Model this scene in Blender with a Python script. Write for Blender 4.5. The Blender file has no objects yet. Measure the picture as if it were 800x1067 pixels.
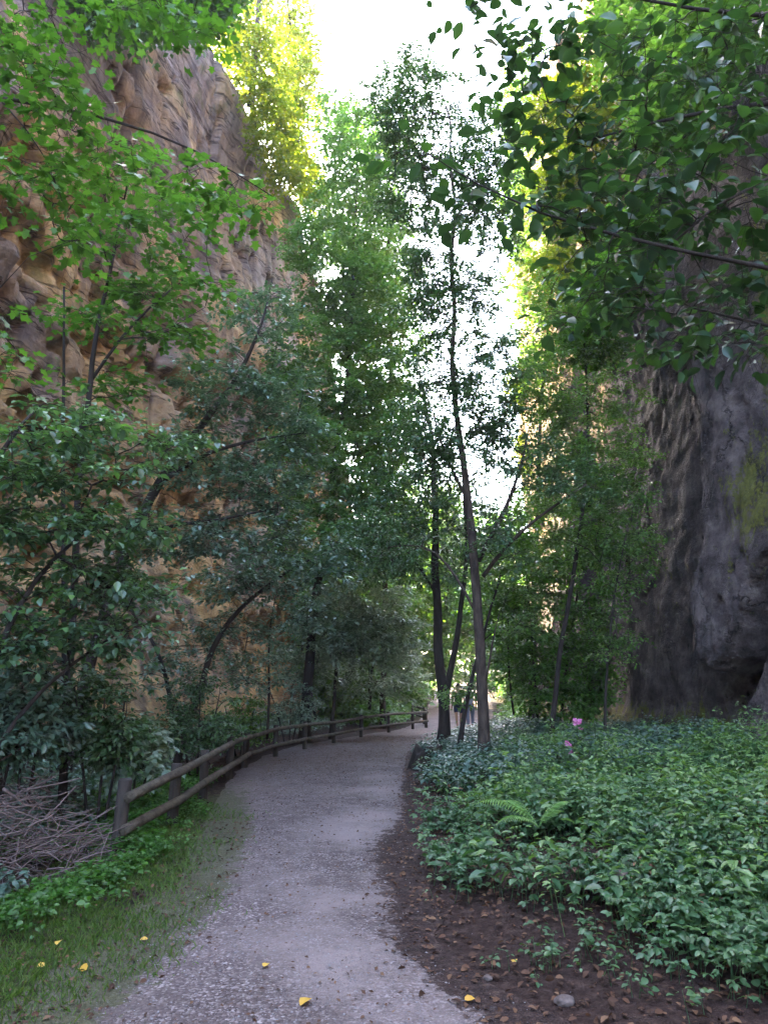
import bpy, math, random
import numpy as np
from mathutils import Vector

PI = math.pi
GLARE_VEIL = .0006
SC = bpy.context.scene
COL = SC.collection
F_PX, CX, CY = 776.0, 400.0, 533.5
PITCH = math.radians(12.1)
CAM_Z = 1.6
CP, SP = math.cos(PITCH), math.sin(PITCH)

# ------------------------------------------------------------------ measuring helpers
def W(u, v, y):
    """world point seen at photo pixel (u, v) when it stands y metres ahead"""
    a, b = (u - CX) / F_PX, (CY - v) / F_PX
    f, up = CP - b * SP, SP + b * CP
    k = y / f
    return np.array([a * k, y, CAM_Z + up * k])

def sstep(a, b, x):
    t = np.clip((np.asarray(x, float) - a) / (b - a), 0, 1)
    return t * t * (3 - 2 * t)

def _hash(ix, iy, iz, seed):
    h = (ix * 374761393 + iy * 668265263 + iz * 2147483647 + seed * 974634777) & 0xFFFFFFFF
    h = ((h ^ (h >> 13)) * 1274126177) & 0xFFFFFFFF
    h = (h ^ (h >> 16)) & 0xFFFFFFFF
    return h / 4294967295.0

def vnoise(p, seed=0):
    p = np.asarray(p, float)
    i = np.floor(p).astype(np.int64)
    f = p - i
    f = f * f * f * (f * (f * 6 - 15) + 10)
    r = 0
    for dx in (0, 1):
        wx = f[..., 0] if dx else 1 - f[..., 0]
        for dy in (0, 1):
            wy = f[..., 1] if dy else 1 - f[..., 1]
            for dz in (0, 1):
                wz = f[..., 2] if dz else 1 - f[..., 2]
                r = r + wx * wy * wz * _hash(i[..., 0] + dx, i[..., 1] + dy, i[..., 2] + dz, seed)
    return r * 2 - 1

def fbm(p, octaves=4, seed=0, gain=0.5):
    p = np.asarray(p, float)
    s, a, t = 0, 1.0, 0
    for o in range(octaves):
        s = s + a * vnoise(p, seed + o * 17)
        t += a
        p = p * 2.03 + 11.7
        a *= gain
    return s / t

# ------------------------------------------------------------------ mesh / object helpers
def mesh_from(name, V, faces, mat=None, smooth=False, face_attr=None, vert_attr=None):
    """faces: list of int arrays (n, k), all verts in V"""
    V = np.ascontiguousarray(V, dtype=np.float32)
    me = bpy.data.meshes.new(name)
    me.vertices.add(len(V))
    me.vertices.foreach_set('co', V.ravel())
    loops = np.concatenate([f.ravel() for f in faces]).astype(np.int32)
    totals = np.concatenate([np.full(len(f), f.shape[1], np.int32) for f in faces])
    starts = np.concatenate([[0], np.cumsum(totals)[:-1]]).astype(np.int32)
    me.loops.add(len(loops))
    me.loops.foreach_set('vertex_index', loops)
    me.polygons.add(len(totals))
    me.polygons.foreach_set('loop_start', starts)
    if smooth:
        me.polygons.foreach_set('use_smooth', np.ones(len(totals), bool))
    me.update(calc_edges=True)
    if face_attr is not None:
        for k, a in face_attr.items():
            at = me.attributes.new(k, 'FLOAT', 'FACE')
            at.data.foreach_set('value', np.asarray(a, np.float32))
    if vert_attr is not None:
        for k, a in vert_attr.items():
            at = me.attributes.new(k, 'FLOAT', 'POINT')
            at.data.foreach_set('value', np.asarray(a, np.float32))
    if mat:
        me.materials.append(mat)
    return me

def link(name, me, parent=None, loc=(0, 0, 0)):
    o = bpy.data.objects.new(name, me)
    COL.objects.link(o)
    o.location = loc
    if parent is not None:
        o.parent = parent
    return o

def tag(o, label=None, cat=None, group=None, kind=None):
    if label: o['label'] = label
    if cat: o['category'] = cat
    if group: o['group'] = group
    if kind: o['kind'] = kind
    return o

def thing(name, label, cat, loc, group=None):
    o = bpy.data.objects.new(name, None)
    COL.objects.link(o)
    o.location = [float(c) for c in loc]
    o.empty_display_size = 0.2
    return tag(o, label, cat, group)

class MB:
    """collects tubes, boxes and leaf sheets into one mesh"""
    def __init__(s):
        s.V, s.F, s.A, s.n = [], [], [], 0
    def add(s, V, faces, attr=0.5):
        V = np.asarray(V, float)
        for f in faces:
            f = np.asarray(f, int)
            s.F.append(f + s.n)
            s.A.append(np.full(len(f), attr) if np.isscalar(attr) else attr)
        s.V.append(V); s.n += len(V)
    def tube(s, P, R, k=6, cap=True, attr=0.5):
        P = np.asarray(P, float); R = np.asarray(R, float)
        if np.isscalar(R) or R.ndim == 0: R = np.full(len(P), float(R))
        T = np.gradient(P, axis=0)
        T /= np.linalg.norm(T, axis=1, keepdims=True) + 1e-9
        m = np.abs(T.mean(0)); ref = np.zeros(3); ref[int(np.argmin(m))] = 1
        N = np.cross(T, ref); N /= np.linalg.norm(N, axis=1, keepdims=True) + 1e-9
        B = np.cross(T, N)
        a = np.arange(k) * 2 * PI / k
        ring = P[:, None] + R[:, None, None] * (np.cos(a)[None, :, None] * N[:, None] + np.sin(a)[None, :, None] * B[:, None])
        n = len(P)
        i = np.arange(n - 1)[:, None] * k; j = np.arange(k)[None]
        j2 = (j + 1) % k
        q = np.stack([i + j, i + j2, i + k + j2, i + k + j], -1).reshape(-1, 4)
        fs = [q]
        V = ring.reshape(-1, 3)
        if cap:
            V = np.vstack([V, P[:1], P[-1:]])
            c0, c1 = n * k, n * k + 1
            jj = np.arange(k)
            fs.append(np.stack([np.full(k, c0), (jj + 1) % k, jj], -1))
            fs.append(np.stack([np.full(k, c1), (n - 1) * k + jj, (n - 1) * k + (jj + 1) % k], -1))
        s.add(V, fs, attr)
    def build(s, name, mat, parent=None, origin=(0, 0, 0), smooth=True):
        V = np.vstack(s.V) - np.asarray(origin, float)
        order = sorted(range(len(s.F)), key=lambda i: s.F[i].shape[1])
        out, at = [], []
        for k in sorted({s.F[i].shape[1] for i in order}):
            ii = [i for i in order if s.F[i].shape[1] == k]
            out.append(np.vstack([s.F[i] for i in ii])); at.append(np.concatenate([s.A[i] for i in ii]))
        me = mesh_from(name, V, out, mat, smooth, {'rnd': np.concatenate(at)})
        return link(name, me, parent, (0, 0, 0) if parent is not None else origin)

# ------------------------------------------------------------------ leaf templates
def _tpl(kind, w):
    if kind == 'diamond':
        V = np.array([[0, 0, 0], [.45, .5 * w, .07], [1, 0, -.05], [.45, -.5 * w, .07]])
        F = [np.array([[0, 3, 2], [0, 2, 1]])]
    elif kind == 'oval':
        V = np.array([[0, 0, 0], [.5, 0, -.03], [1, 0, -.20],
                      [.16, .34 * w, .05], [.48, .5 * w, .08], [.8, .3 * w, -.03],
                      [.16, -.34 * w, .05], [.48, -.5 * w, .08], [.8, -.3 * w, -.03]])
        F = [np.array([[0, 1, 4, 3], [1, 2, 5, 4], [0, 6, 7, 1], [1, 7, 8, 2]])]
    elif kind == 'maple':
        half = [(0, 0), (.0, .40), (.24, .26), (.42, .36), (.6, .62), (.62, .24), (.78, .24), (1, 0)]
        V = [[.36, 0, -.03]]
        for x, y in half: V.append([x, y * w, .10 * abs(y) - .10 * x * x])
        m = len(half)
        for x, y in half[1:-1]: V.append([x, -y * w, .10 * abs(y) - .10 * x * x])
        V = np.array(V)
        F = []
        for i in range(m - 1): F.append([0, 2 + i, 1 + i][::1])
        R = [1] + list(range(m + 1, m + 1 + m - 2)) + [m]
        for i in range(m - 1): F.append([0, R[i], R[i + 1]])
        F = [np.array(F)]
    return V, F

def unit(a):
    return a / (np.linalg.norm(a, axis=-1, keepdims=True) + 1e-9)

def leaves(mb, pos, tdir, nrm, L, kind, w, rnd):
    """pos, tdir, nrm (n,3); L (n,); rnd (n,)"""
    TV, TF = _tpl(kind, w)
    T = unit(tdir)
    B = unit(np.cross(nrm, T))
    N = np.cross(T, B)
    V = pos[:, None] + L[:, None, None] * (TV[None, :, :1] * T[:, None] + TV[None, :, 1:2] * B[:, None] + TV[None, :, 2:3] * N[:, None])
    n, m = V.shape[:2]
    for f in TF:
        ff = (f[None] + (np.arange(n) * m)[:, None, None]).reshape(-1, f.shape[1])
        mb.F.append(ff + mb.n); mb.A.append(np.repeat(rnd, len(f)))
    mb.V.append(V.reshape(-1, 3)); mb.n += n * m

# ------------------------------------------------------------------ materials
def new_mat(name):
    m = bpy.data.materials.new(name); m.use_nodes = True
    nt = m.node_tree; nt.nodes.clear()
    return m, nt

def nd(nt, t, **kw):
    n = nt.nodes.new(t)
    for k, v in kw.items():
        if k in n.inputs.keys(): n.inputs[k].default_value = v
        else: setattr(n, k, v)
    return n

def ramp(nt, fac, stops, interp='LINEAR'):
    r = nt.nodes.new('ShaderNodeValToRGB')
    cr = r.color_ramp; cr.interpolation = interp
    while len(cr.elements) < len(stops): cr.elements.new(0.5)
    for e, (p, c) in zip(cr.elements, stops):
        e.position = p
        e.color = (*c, 1) if hasattr(c, '__len__') else (c, c, c, 1)
    nt.links.new(fac, r.inputs[0])
    return r.outputs[0]

def noise(nt, vec, scale, detail=4, rough=.55, dist=0.0):
    n = nd(nt, 'ShaderNodeTexNoise', Scale=scale, Detail=detail, Roughness=rough, Distortion=dist)
    nt.links.new(vec, n.inputs['Vector'])
    return n.outputs['Fac']

def math_(nt, op, a, b=None, clamp=False):
    n = nt.nodes.new('ShaderNodeMath'); n.operation = op; n.use_clamp = clamp
    for i, x in enumerate((a, b)):
        if x is None: continue
        if isinstance(x, (int, float)): n.inputs[i].default_value = x
        else: nt.links.new(x, n.inputs[i])
    return n.outputs[0]

def mixc(nt, fac, a, b, blend='MIX'):
    n = nt.nodes.new('ShaderNodeMix'); n.data_type = 'RGBA'; n.blend_type = blend
    for s, x in ((n.inputs[0], fac), (n.inputs[6], a), (n.inputs[7], b)):
        if isinstance(x, (int, float)): s.default_value = x
        elif isinstance(x, tuple): s.default_value = (*x, 1)
        else: nt.links.new(x, s)
    return n.outputs[2]

def scaled(nt, vec, s):
    m = nt.nodes.new('ShaderNodeMapping')
    m.inputs['Scale'].default_value = s
    nt.links.new(vec, m.inputs['Vector'])
    return m.outputs[0]

def finish(nt, color, rough=.9, bump=None, strength=.4, dist=.03, spec=.3):
    p = nt.nodes.new('ShaderNodeBsdfPrincipled')
    o = nt.nodes.new('ShaderNodeOutputMaterial')
    if isinstance(color, tuple): p.inputs['Base Color'].default_value = (*color, 1)
    else: nt.links.new(color, p.inputs['Base Color'])
    if isinstance(rough, (int, float)): p.inputs['Roughness'].default_value = rough
    else: nt.links.new(rough, p.inputs['Roughness'])
    p.inputs['Specular IOR Level'].default_value = spec
    if bump is not None:
        b = nt.nodes.new('ShaderNodeBump')
        b.inputs['Strength'].default_value = strength; b.inputs['Distance'].default_value = dist
        nt.links.new(bump, b.inputs['Height']); nt.links.new(b.outputs[0], p.inputs['Normal'])
    nt.links.new(p.outputs[0], o.inputs[0])
    return p

def leaf_mat(name, c0, c1, c2, trans=.35, rough=.42, spec=.5, tcol=None):
    m, nt = new_mat(name)
    a = nd(nt, 'ShaderNodeAttribute', attribute_name='rnd')
    col = ramp(nt, a.outputs['Fac'], [(0, c0), (.5, c1), (1, c2)])
    p = nt.nodes.new('ShaderNodeBsdfPrincipled')
    nt.links.new(col, p.inputs['Base Color'])
    p.inputs['Roughness'].default_value = rough
    p.inputs['Specular IOR Level'].default_value = spec
    t = nt.nodes.new('ShaderNodeBsdfTranslucent')
    tc = mixc(nt, 1.0, col, tcol or (1.6, 1.7, .55), 'MULTIPLY')
    nt.links.new(tc, t.inputs['Color'])
    mx = nt.nodes.new('ShaderNodeMixShader'); mx.inputs[0].default_value = trans
    nt.links.new(p.outputs[0], mx.inputs[1]); nt.links.new(t.outputs[0], mx.inputs[2])
    o = nt.nodes.new('ShaderNodeOutputMaterial'); nt.links.new(mx.outputs[0], o.inputs[0])
    return m

def simple_mat(name, c0, c1, scale=8, rough=.85, bump=.3, stretch=(1, 1, 1), spec=.3, dist=.02):
    m, nt = new_mat(name)
    tc = nt.nodes.new('ShaderNodeTexCoord')
    v = scaled(nt, tc.outputs['Object'], stretch)
    f = noise(nt, v, scale, 6, .6)
    col = ramp(nt, f, [(.3, c0), (.7, c1)])
    finish(nt, col, rough, noise(nt, v, scale * 3, 5, .65), bump, dist, spec)
    return m

M = {}
M['leaf_mid'] = leaf_mat('leaf mid green', (.055, .125, .034), (.085, .180, .044), (.140, .245, .062), rough=.34, trans=.4)
M['leaf_fine'] = leaf_mat('leaf fine green', (.062, .140, .052), (.095, .195, .070), (.150, .260, .105), rough=.34, trans=.4)
M['leaf_dark'] = leaf_mat('leaf dark green', (.035, .082, .040), (.055, .120, .052), (.085, .160, .070), trans=.3, rough=.34)
M['leaf_blue'] = leaf_mat('leaf blue green', (.060, .120, .090), (.095, .175, .130), (.160, .240, .200), trans=.25, rough=.3, spec=.8)
M['leaf_silver'] = leaf_mat('leaf silver green', (.11, .18, .135), (.175, .25, .19), (.27, .33, .27), trans=.25, rough=.4)
M['leaf_maple'] = leaf_mat('leaf maple', (.044, .118, .028), (.066, .162, .034), (.100, .215, .052), trans=.45)
M['leaf_broad'] = leaf_mat('leaf broad', (.022, .052, .032), (.030, .074, .036), (.056, .130, .040), trans=.30, rough=.36)
M['leaf_yellow'] = leaf_mat('leaf yellow green', (.080, .125, .018), (.130, .165, .022), (.210, .210, .026), trans=.5)
M['leaf_hazel'] = leaf_mat('leaf hazel', (.060, .120, .080), (.095, .180, .110), (.130, .280, .070), trans=.35, rough=.28, spec=.8)
M['leaf_pale'] = leaf_mat('leaf pale green', (.070, .145, .045), (.105, .200, .060), (.160, .265, .085), trans=.3, rough=.4)
M['leaf_herb'] = leaf_mat('herb leaf', (.036, .092, .040), (.058, .134, .056), (.110, .200, .084), trans=.28)
M['leaf_herb_blue'] = leaf_mat('herb leaf blue', (.050, .100, .078), (.074, .138, .105), (.120, .190, .150), trans=.2, rough=.36)
M['leaf_bright'] = leaf_mat('herb leaf bright', (.040, .115, .022), (.060, .160, .026), (.095, .215, .040), trans=.4)
M['grass'] = leaf_mat('grass blade', (.050, .110, .020), (.075, .150, .024), (.130, .190, .045), trans=.4, rough=.5)
M['fern'] = leaf_mat('fern green', (.13, .26, .08), (.17, .31, .10), (.22, .37, .13), trans=.4)
M['fern_dark'] = leaf_mat('fern dark green', (.045, .100, .050), (.060, .130, .060), (.080, .160, .075), trans=.3)
M['litter'] = leaf_mat('leaf litter', (.045, .024, .016), (.100, .050, .030), (.220, .130, .075), trans=.1, rough=.7, spec=.2, tcol=(1, .8, .6))
M['leaf_fallen'] = leaf_mat('fallen yellow leaf', (.45, .22, .03), (.55, .33, .04), (.60, .40, .06), trans=.1, rough=.6, tcol=(1, .8, .4))
M['petal'] = leaf_mat('pink petal', (.55, .14, .34), (.62, .20, .42), (.68, .30, .52), trans=.3, rough=.6, tcol=(1, .8, .9))
M['bark'] = simple_mat('bark', (.020, .015, .013), (.090, .066, .054), 14, .9, 1.0, (1, 1, .25))
M['bark_dark'] = simple_mat('bark dark', (.018, .014, .013), (.048, .038, .036), 10, .9, .8, (1, 1, .25))
M['twig'] = simple_mat('dead twig', (.070, .048, .046), (.220, .165, .155), 6, .9, .3)
M['stem'] = simple_mat('green stem', (.05, .075, .03), (.09, .12, .05), 8, .7, .1)
M['post'] = simple_mat('weathered post', (.022, .018, .017), (.075, .060, .054), 12, .85, .7, (1, 1, .15))
M['rail'] = simple_mat('weathered rail', (.040, .032, .025), (.135, .114, .084), 14, .85, .9, (1, .35, 1))
M['cut'] = simple_mat('cut timber end', (.20, .14, .09), (.32, .25, .17), 20, .85, .4)
M['stump'] = simple_mat('rotten stump', (.012, .009, .008), (.040, .030, .024), 7, .95, .9)
M['rock_brown'] = simple_mat('brown stone', (.06, .045, .042), (.17, .135, .125), 20, .9, .3)
M['stone'] = simple_mat('gravel stone', (.14, .125, .13), (.34, .32, .33), 20, .9, .3)

def ground_material():
    m, nt = new_mat('forest soil')
    tc = nt.nodes.new('ShaderNodeTexCoord'); v = tc.outputs['Object']
    n1 = noise(nt, v, 1.3, 6, .6); n2 = noise(nt, v, 14, 6, .7); n3 = noise(nt, v, 60, 3, .7)
    soil = ramp(nt, n2, [(.3, (.018, .011, .010)), (.52, (.042, .026, .023)), (.72, (.105, .070, .058))])
    soil = mixc(nt, math_(nt, 'MULTIPLY', n1, .5), soil, (.045, .026, .020))
    a = nd(nt, 'ShaderNodeAttribute', attribute_name='green')
    g = ramp(nt, n2, [(.3, (.045, .075, .018)), (.7, (.095, .135, .032))])
    gm = math_(nt, 'MULTIPLY', a.outputs['Fac'], ramp(nt, math_(nt, 'ADD', math_(nt, 'MULTIPLY', n2, .5), math_(nt, 'MULTIPLY', n1, .5)), [(.40, 0.0), (.58, 1.0)]))
    col = mixc(nt, gm, soil, g)
    h = math_(nt, 'ADD', n2, math_(nt, 'MULTIPLY', n3, .4))
    finish(nt, col, .95, h, .9, .05, .15)
    return m

def path_material():
    m, nt = new_mat('gravel path')
    tc = nt.nodes.new('ShaderNodeTexCoord'); v = tc.outputs['Object']
    n1 = noise(nt, v, .75, 6, .6); n2 = noise(nt, v, 14, 6, .7); n3 = noise(nt, v, 5, 5, .65)
    vo = nd(nt, 'ShaderNodeTexVoronoi', Scale=70.0); nt.links.new(v, vo.inputs['Vector'])
    vo2 = nd(nt, 'ShaderNodeTexVoronoi', Scale=28.0); nt.links.new(v, vo2.inputs['Vector'])
    sep = nt.nodes.new('ShaderNodeSeparateColor'); nt.links.new(vo.outputs['Color'], sep.inputs[0])
    peb = ramp(nt, sep.outputs[0], [(0, (.060, .044, .044)), (.45, (.132, .100, .100)), (.8, (.235, .190, .188)), (1, (.47, .415, .41))])
    dirt = ramp(nt, n2, [(.3, (.062, .045, .040)), (.7, (.125, .097, .090))])
    col = mixc(nt, ramp(nt, n3, [(.34, .85), (.62, .1)]), peb, dirt)
    # paler sandy wear patches; far stretch painted paler as if sky-lit
    w = nd(nt, 'ShaderNodeAttribute', attribute_name='worn')
    wm = math_(nt, 'MULTIPLY', w.outputs['Fac'], ramp(nt, n1, [(.38, 0.0), (.6, .85)]))
    col = mixc(nt, wm, col, mixc(nt, n2, (.195, .155, .150), (.31, .255, .248)))
    # brown leaf fragments trodden into the gravel
    fr = nd(nt, 'ShaderNodeTexVoronoi', Scale=19.0); nt.links.new(v, fr.inputs['Vector'])
    frm = ramp(nt, fr.outputs['Distance'], [(.16, 1.0), (.22, 0.0)])
    frm = math_(nt, 'MULTIPLY', frm, ramp(nt, noise(nt, v, 2.2, 3), [(.45, 0.0), (.6, .8)]))
    col = mixc(nt, frm, col, (.11, .062, .045))
    # soil on the right edge, grass on the left one
    e = nd(nt, 'ShaderNodeAttribute', attribute_name='soil')
    s_in = math_(nt, 'ADD', e.outputs['Fac'], math_(nt, 'MULTIPLY', math_(nt, 'SUBTRACT', math_(nt, 'ADD', math_(nt, 'MULTIPLY', n3, .5), math_(nt, 'MULTIPLY', n2, .5)), .5), 2.4))
    sm = ramp(nt, s_in, [(.46, 0.0), (.58, 1.0)])
    soil = ramp(nt, n2, [(.3, (.018, .011, .010)), (.52, (.042, .026, .023)), (.72, (.105, .070, .058))])
    col = mixc(nt, sm, col, soil)
    ge = nd(nt, 'ShaderNodeAttribute', attribute_name='green')
    g_in = math_(nt, 'ADD', ge.outputs['Fac'], math_(nt, 'MULTIPLY', math_(nt, 'SUBTRACT', math_(nt, 'ADD', math_(nt, 'MULTIPLY', n3, .55), math_(nt, 'MULTIPLY', n2, .45)), .5), 3.2))
    gm = ramp(nt, g_in, [(.55, 0.0), (.72, .75)])
    col = mixc(nt, gm, col, ramp(nt, n2, [(.3, (.040, .048, .018)), (.7, (.085, .092, .036))]))
    h = math_(nt, 'ADD', math_(nt, 'MULTIPLY', vo.outputs['Distance'], -.9), math_(nt, 'ADD', math_(nt, 'MULTIPLY', vo2.outputs['Distance'], -.6), math_(nt, 'MULTIPLY', n2, .6)))
    finish(nt, col, .92, h, .8, .02, .2)
    return m

def sandstone_material():
    m, nt = new_mat('orange sandstone')
    tc = nt.nodes.new('ShaderNodeTexCoord'); v = tc.outputs['Object']
    n1 = noise(nt, v, .28, 6, .6, .6)
    n2 = noise(nt, scaled(nt, v, (1, 1, 1.7)), 1.3, 8, .62, .4)
    n3 = noise(nt, v, 9, 6, .7)
    col = ramp(nt, n2, [(.28, (.160, .095, .048)), (.45, (.350, .220, .098)), (.6, (.45, .305, .150)), (.78, (.55, .43, .28))])
    grey = ramp(nt, n2, [(.3, (.105, .082, .085)), (.7, (.245, .200, .195))])
    up = nt.nodes.new('ShaderNodeSeparateXYZ'); nt.links.new(v, up.inputs[0])
    hz = math_(nt, 'MULTIPLY', up.outputs[2], .010)
    gm = ramp(nt, math_(nt, 'ADD', n1, hz), [(.52, 0.0), (.72, .92)])
    col = mixc(nt, gm, col, grey)
    # dark water streaks running down the face
    st = noise(nt, scaled(nt, v, (1, 1, .06)), 1.6, 5, .6, .2)
    col = mixc(nt, ramp(nt, st, [(.46, 0.0), (.66, .8)]), col, (.075, .058, .056))
    mo = math_(nt, 'MULTIPLY', noise(nt, v, .9, 6, .65), 1.0)
    col = mixc(nt, ramp(nt, mo, [(.58, 0.0), (.7, .6)]), col, (.07, .085, .03))
    # bedding cracks
    wv = nd(nt, 'ShaderNodeTexNoise', Scale=1.0, Detail=5.0, Roughness=.55, Distortion=.6)
    nt.links.new(scaled(nt, v, (.25, .25, 2.2)), wv.inputs['Vector'])
    cr = ramp(nt, math_(nt, 'ABSOLUTE', math_(nt, 'SUBTRACT', wv.outputs['Fac'], .5)), [(.0, 1.0), (.018, 0.0)])
    col = mixc(nt, math_(nt, 'MULTIPLY', cr, .7), col, (.05, .035, .03))
    h = math_(nt, 'ADD', math_(nt, 'MULTIPLY', n3, .5), math_(nt, 'SUBTRACT', n2, math_(nt, 'MULTIPLY', cr, .8)))
    finish(nt, col, .92, h, .9, .18, .15)
    return m

def darkrock_material():
    m, nt = new_mat('dark sandstone')
    tc = nt.nodes.new('ShaderNodeTexCoord'); v = tc.outputs['Object']
    n1 = noise(nt, v, .5, 6, .6, .5); n2 = noise(nt, v, 2.2, 8, .65); n3 = noise(nt, v, 13, 6, .72)
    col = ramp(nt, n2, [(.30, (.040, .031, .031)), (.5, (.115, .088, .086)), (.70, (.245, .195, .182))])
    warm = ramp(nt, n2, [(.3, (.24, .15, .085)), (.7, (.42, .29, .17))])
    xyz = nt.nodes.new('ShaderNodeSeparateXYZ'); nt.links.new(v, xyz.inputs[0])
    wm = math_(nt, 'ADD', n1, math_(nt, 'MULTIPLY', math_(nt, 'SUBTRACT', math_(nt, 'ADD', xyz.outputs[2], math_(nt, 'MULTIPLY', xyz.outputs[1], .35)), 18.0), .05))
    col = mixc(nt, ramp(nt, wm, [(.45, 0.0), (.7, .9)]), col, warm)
    st = noise(nt, scaled(nt, v, (1, 1, .08)), 2.2, 5, .6, .2)
    col = mixc(nt, ramp(nt, st, [(.5, 0.0), (.66, .7)]), col, (.038, .032, .034))
    # moss: attribute marks where it grows, streaky vertical noise breaks it up
    a = nd(nt, 'ShaderNodeAttribute', attribute_name='moss')
    mn = noise(nt, scaled(nt, v, (1, 1, .35)), 4.5, 7, .68, .3)
    mm = ramp(nt, math_(nt, 'ADD', a.outputs['Fac'], math_(nt, 'MULTIPLY', math_(nt, 'SUBTRACT', math_(nt, 'ADD', math_(nt, 'MULTIPLY', mn, .6), math_(nt, 'MULTIPLY', n3, .4)), .5), 3.6)), [(.42, 0.0), (.68, 1.0)])
    moss = ramp(nt, n3, [(.3, (.075, .085, .014)), (.7, (.185, .185, .030))])
    col = mixc(nt, math_(nt, 'MULTIPLY', mm, .85), col, moss)
    pit = nd(nt, 'ShaderNodeTexVoronoi', Scale=2.2); nt.links.new(scaled(nt, v, (1, 1, .7)), pit.inputs['Vector'])
    pm = ramp(nt, pit.outputs['Distance'], [(.04, 0.0), (.12, 1.0)])
    col = mixc(nt, math_(nt, 'SUBTRACT', 1.0, pm), col, (.02, .017, .017))
    jn = nd(nt, 'ShaderNodeTexVoronoi', Scale=.9, feature='DISTANCE_TO_EDGE')
    wob = nt.nodes.new('ShaderNodeVectorMath'); wob.operation = 'ADD'
    nz = nd(nt, 'ShaderNodeTexNoise', Scale=1.6, Detail=6.0, Roughness=.65); nt.links.new(v, nz.inputs['Vector'])
    nt.links.new(scaled(nt, v, (1, 1, .45)), wob.inputs[0]); nt.links.new(nz.outputs['Color'], wob.inputs[1]); nt.links.new(wob.outputs[0], jn.inputs['Vector'])
    jm = math_(nt, 'MULTIPLY', ramp(nt, jn.outputs['Distance'], [(.0, 1.0), (.022, 0.0)]), ramp(nt, n1, [(.45, 0.0), (.6, 1.0)]))
    col = mixc(nt, math_(nt, 'MULTIPLY', jm, .8), col, (.014, .012, .013))
    n4 = noise(nt, v, 38, 4, .75)
    col = mixc(nt, ramp(nt, n4, [(.58, 0.0), (.74, .55)]), col, (.22, .19, .18))
    n3 = math_(nt, 'ADD', n3, math_(nt, 'SUBTRACT', math_(nt, 'MULTIPLY', n4, .35), math_(nt, 'MULTIPLY', jm, 1.2)))
    h = math_(nt, 'ADD', math_(nt, 'ADD', math_(nt, 'MULTIPLY', n3, .7), n2), math_(nt, 'ADD', math_(nt, 'MULTIPLY', pm, .5), math_(nt, 'MULTIPLY', mm, .25)))
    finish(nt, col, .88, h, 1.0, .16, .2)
    return m

M['soil'] = ground_material(); M['path'] = path_material()
M['sandstone'] = sandstone_material(); M['darkrock'] = darkrock_material()

# ------------------------------------------------------------------ terrain
PY = np.array([-40, -8, 0, 3.5, 5.2, 6.7, 9.2, 12, 14.7, 18.5, 22, 26, 30, 36, 45, 60, 90])
PL = np.array([-1.7, -1.6, -1.6, -1.55, -1.50, -1.42, -1.75, -2.2, -2.5, -2.5, -2.05, -.6, 1.0, 2.0, 3.0, 4.5, 6.5])
PR = np.array([1.3, 1.2, 1.1, .85, .12, .12, .28, .36, .45, .62, 1.10, 2.4, 4.0, 5.2, 6.4, 8.0, 9.5])
def path_l(y): return np.interp(y, PY, PL)
def path_r(y): return np.interp(y, PY, PR)
def path_z(y):
    y = np.asarray(y, float)
    return -.02 * np.clip(y, -10, 32) + 1.15 * sstep(33, 66, y)
def ground_z(x, y):
    x = np.asarray(x, float); y = np.asarray(y, float)
    s = x - path_r(y); t = path_l(y) - x
    z = path_z(y)
    wr = sstep(3.0, 7.0, y) * (1 - sstep(24, 30, y))
    z = z + wr * (.26 * sstep(.2, 1.8, s) + .24 * sstep(1.6, 5.2, s)) + .3 * (1 - wr) * sstep(1, 5, s)
    wl = sstep(5, 8, y) * (1 - sstep(20, 26, y))
    z = z - wl * .22 * sstep(.9, 2.2, t) + (.35 + .4 * wl) * sstep(1.6, 4.5, t)
    off = sstep(.1, .8, np.maximum(s, t))
    p = np.stack([x, y, np.zeros_like(x)], -1)
    z = z + off * (.07 * fbm(p * .9, 3, 5) + .025 * fbm(p * 5, 2, 9)) + (1 - off) * .012 * fbm(p * 1.2, 2, 3)
    return z

def axis(parts):
    out = []
    for a, b, d in parts: out.append(np.arange(a, b, d))
    return np.concatenate(out + [[parts[-1][1]]])

gx = axis([(-400, -60, 40), (-60, -12, 4), (-12, -7, .5), (-7, 7, .1), (7, 12, .5), (12, 60, 4), (60, 400, 40)])
gy = axis([(-300, -20, 40), (-20, 1, .7), (1, 12, .1), (12, 36, .2), (36, 70, 1), (70, 120, 5), (120, 600, 40)])
GX, GY = np.meshgrid(gx, gy)
GZ = ground_z(GX, GY)
nx, ny = len(gx), len(gy)
i, j = np.meshgrid(np.arange(nx - 1), np.arange(ny - 1))
b = (j * nx + i).ravel()
gf = np.stack([b, b + 1, b + nx + 1, b + nx], -1)
tt = path_l(GY) - GX
green = sstep(-.1, .2, tt) * (1 - sstep(1.0, 2.2, tt)) * (1 - sstep(9, 14, GY)) + .25 * sstep(30, 36, GY)
me = mesh_from('ground', np.stack([GX, GY, GZ], -1).reshape(-1, 3), [gf], M['soil'], True, None, {'green': green.ravel()})
tag(link('ground', me), 'dark leaf strewn forest soil on both sides of the gravel path', 'ground', kind='structure')

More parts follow.
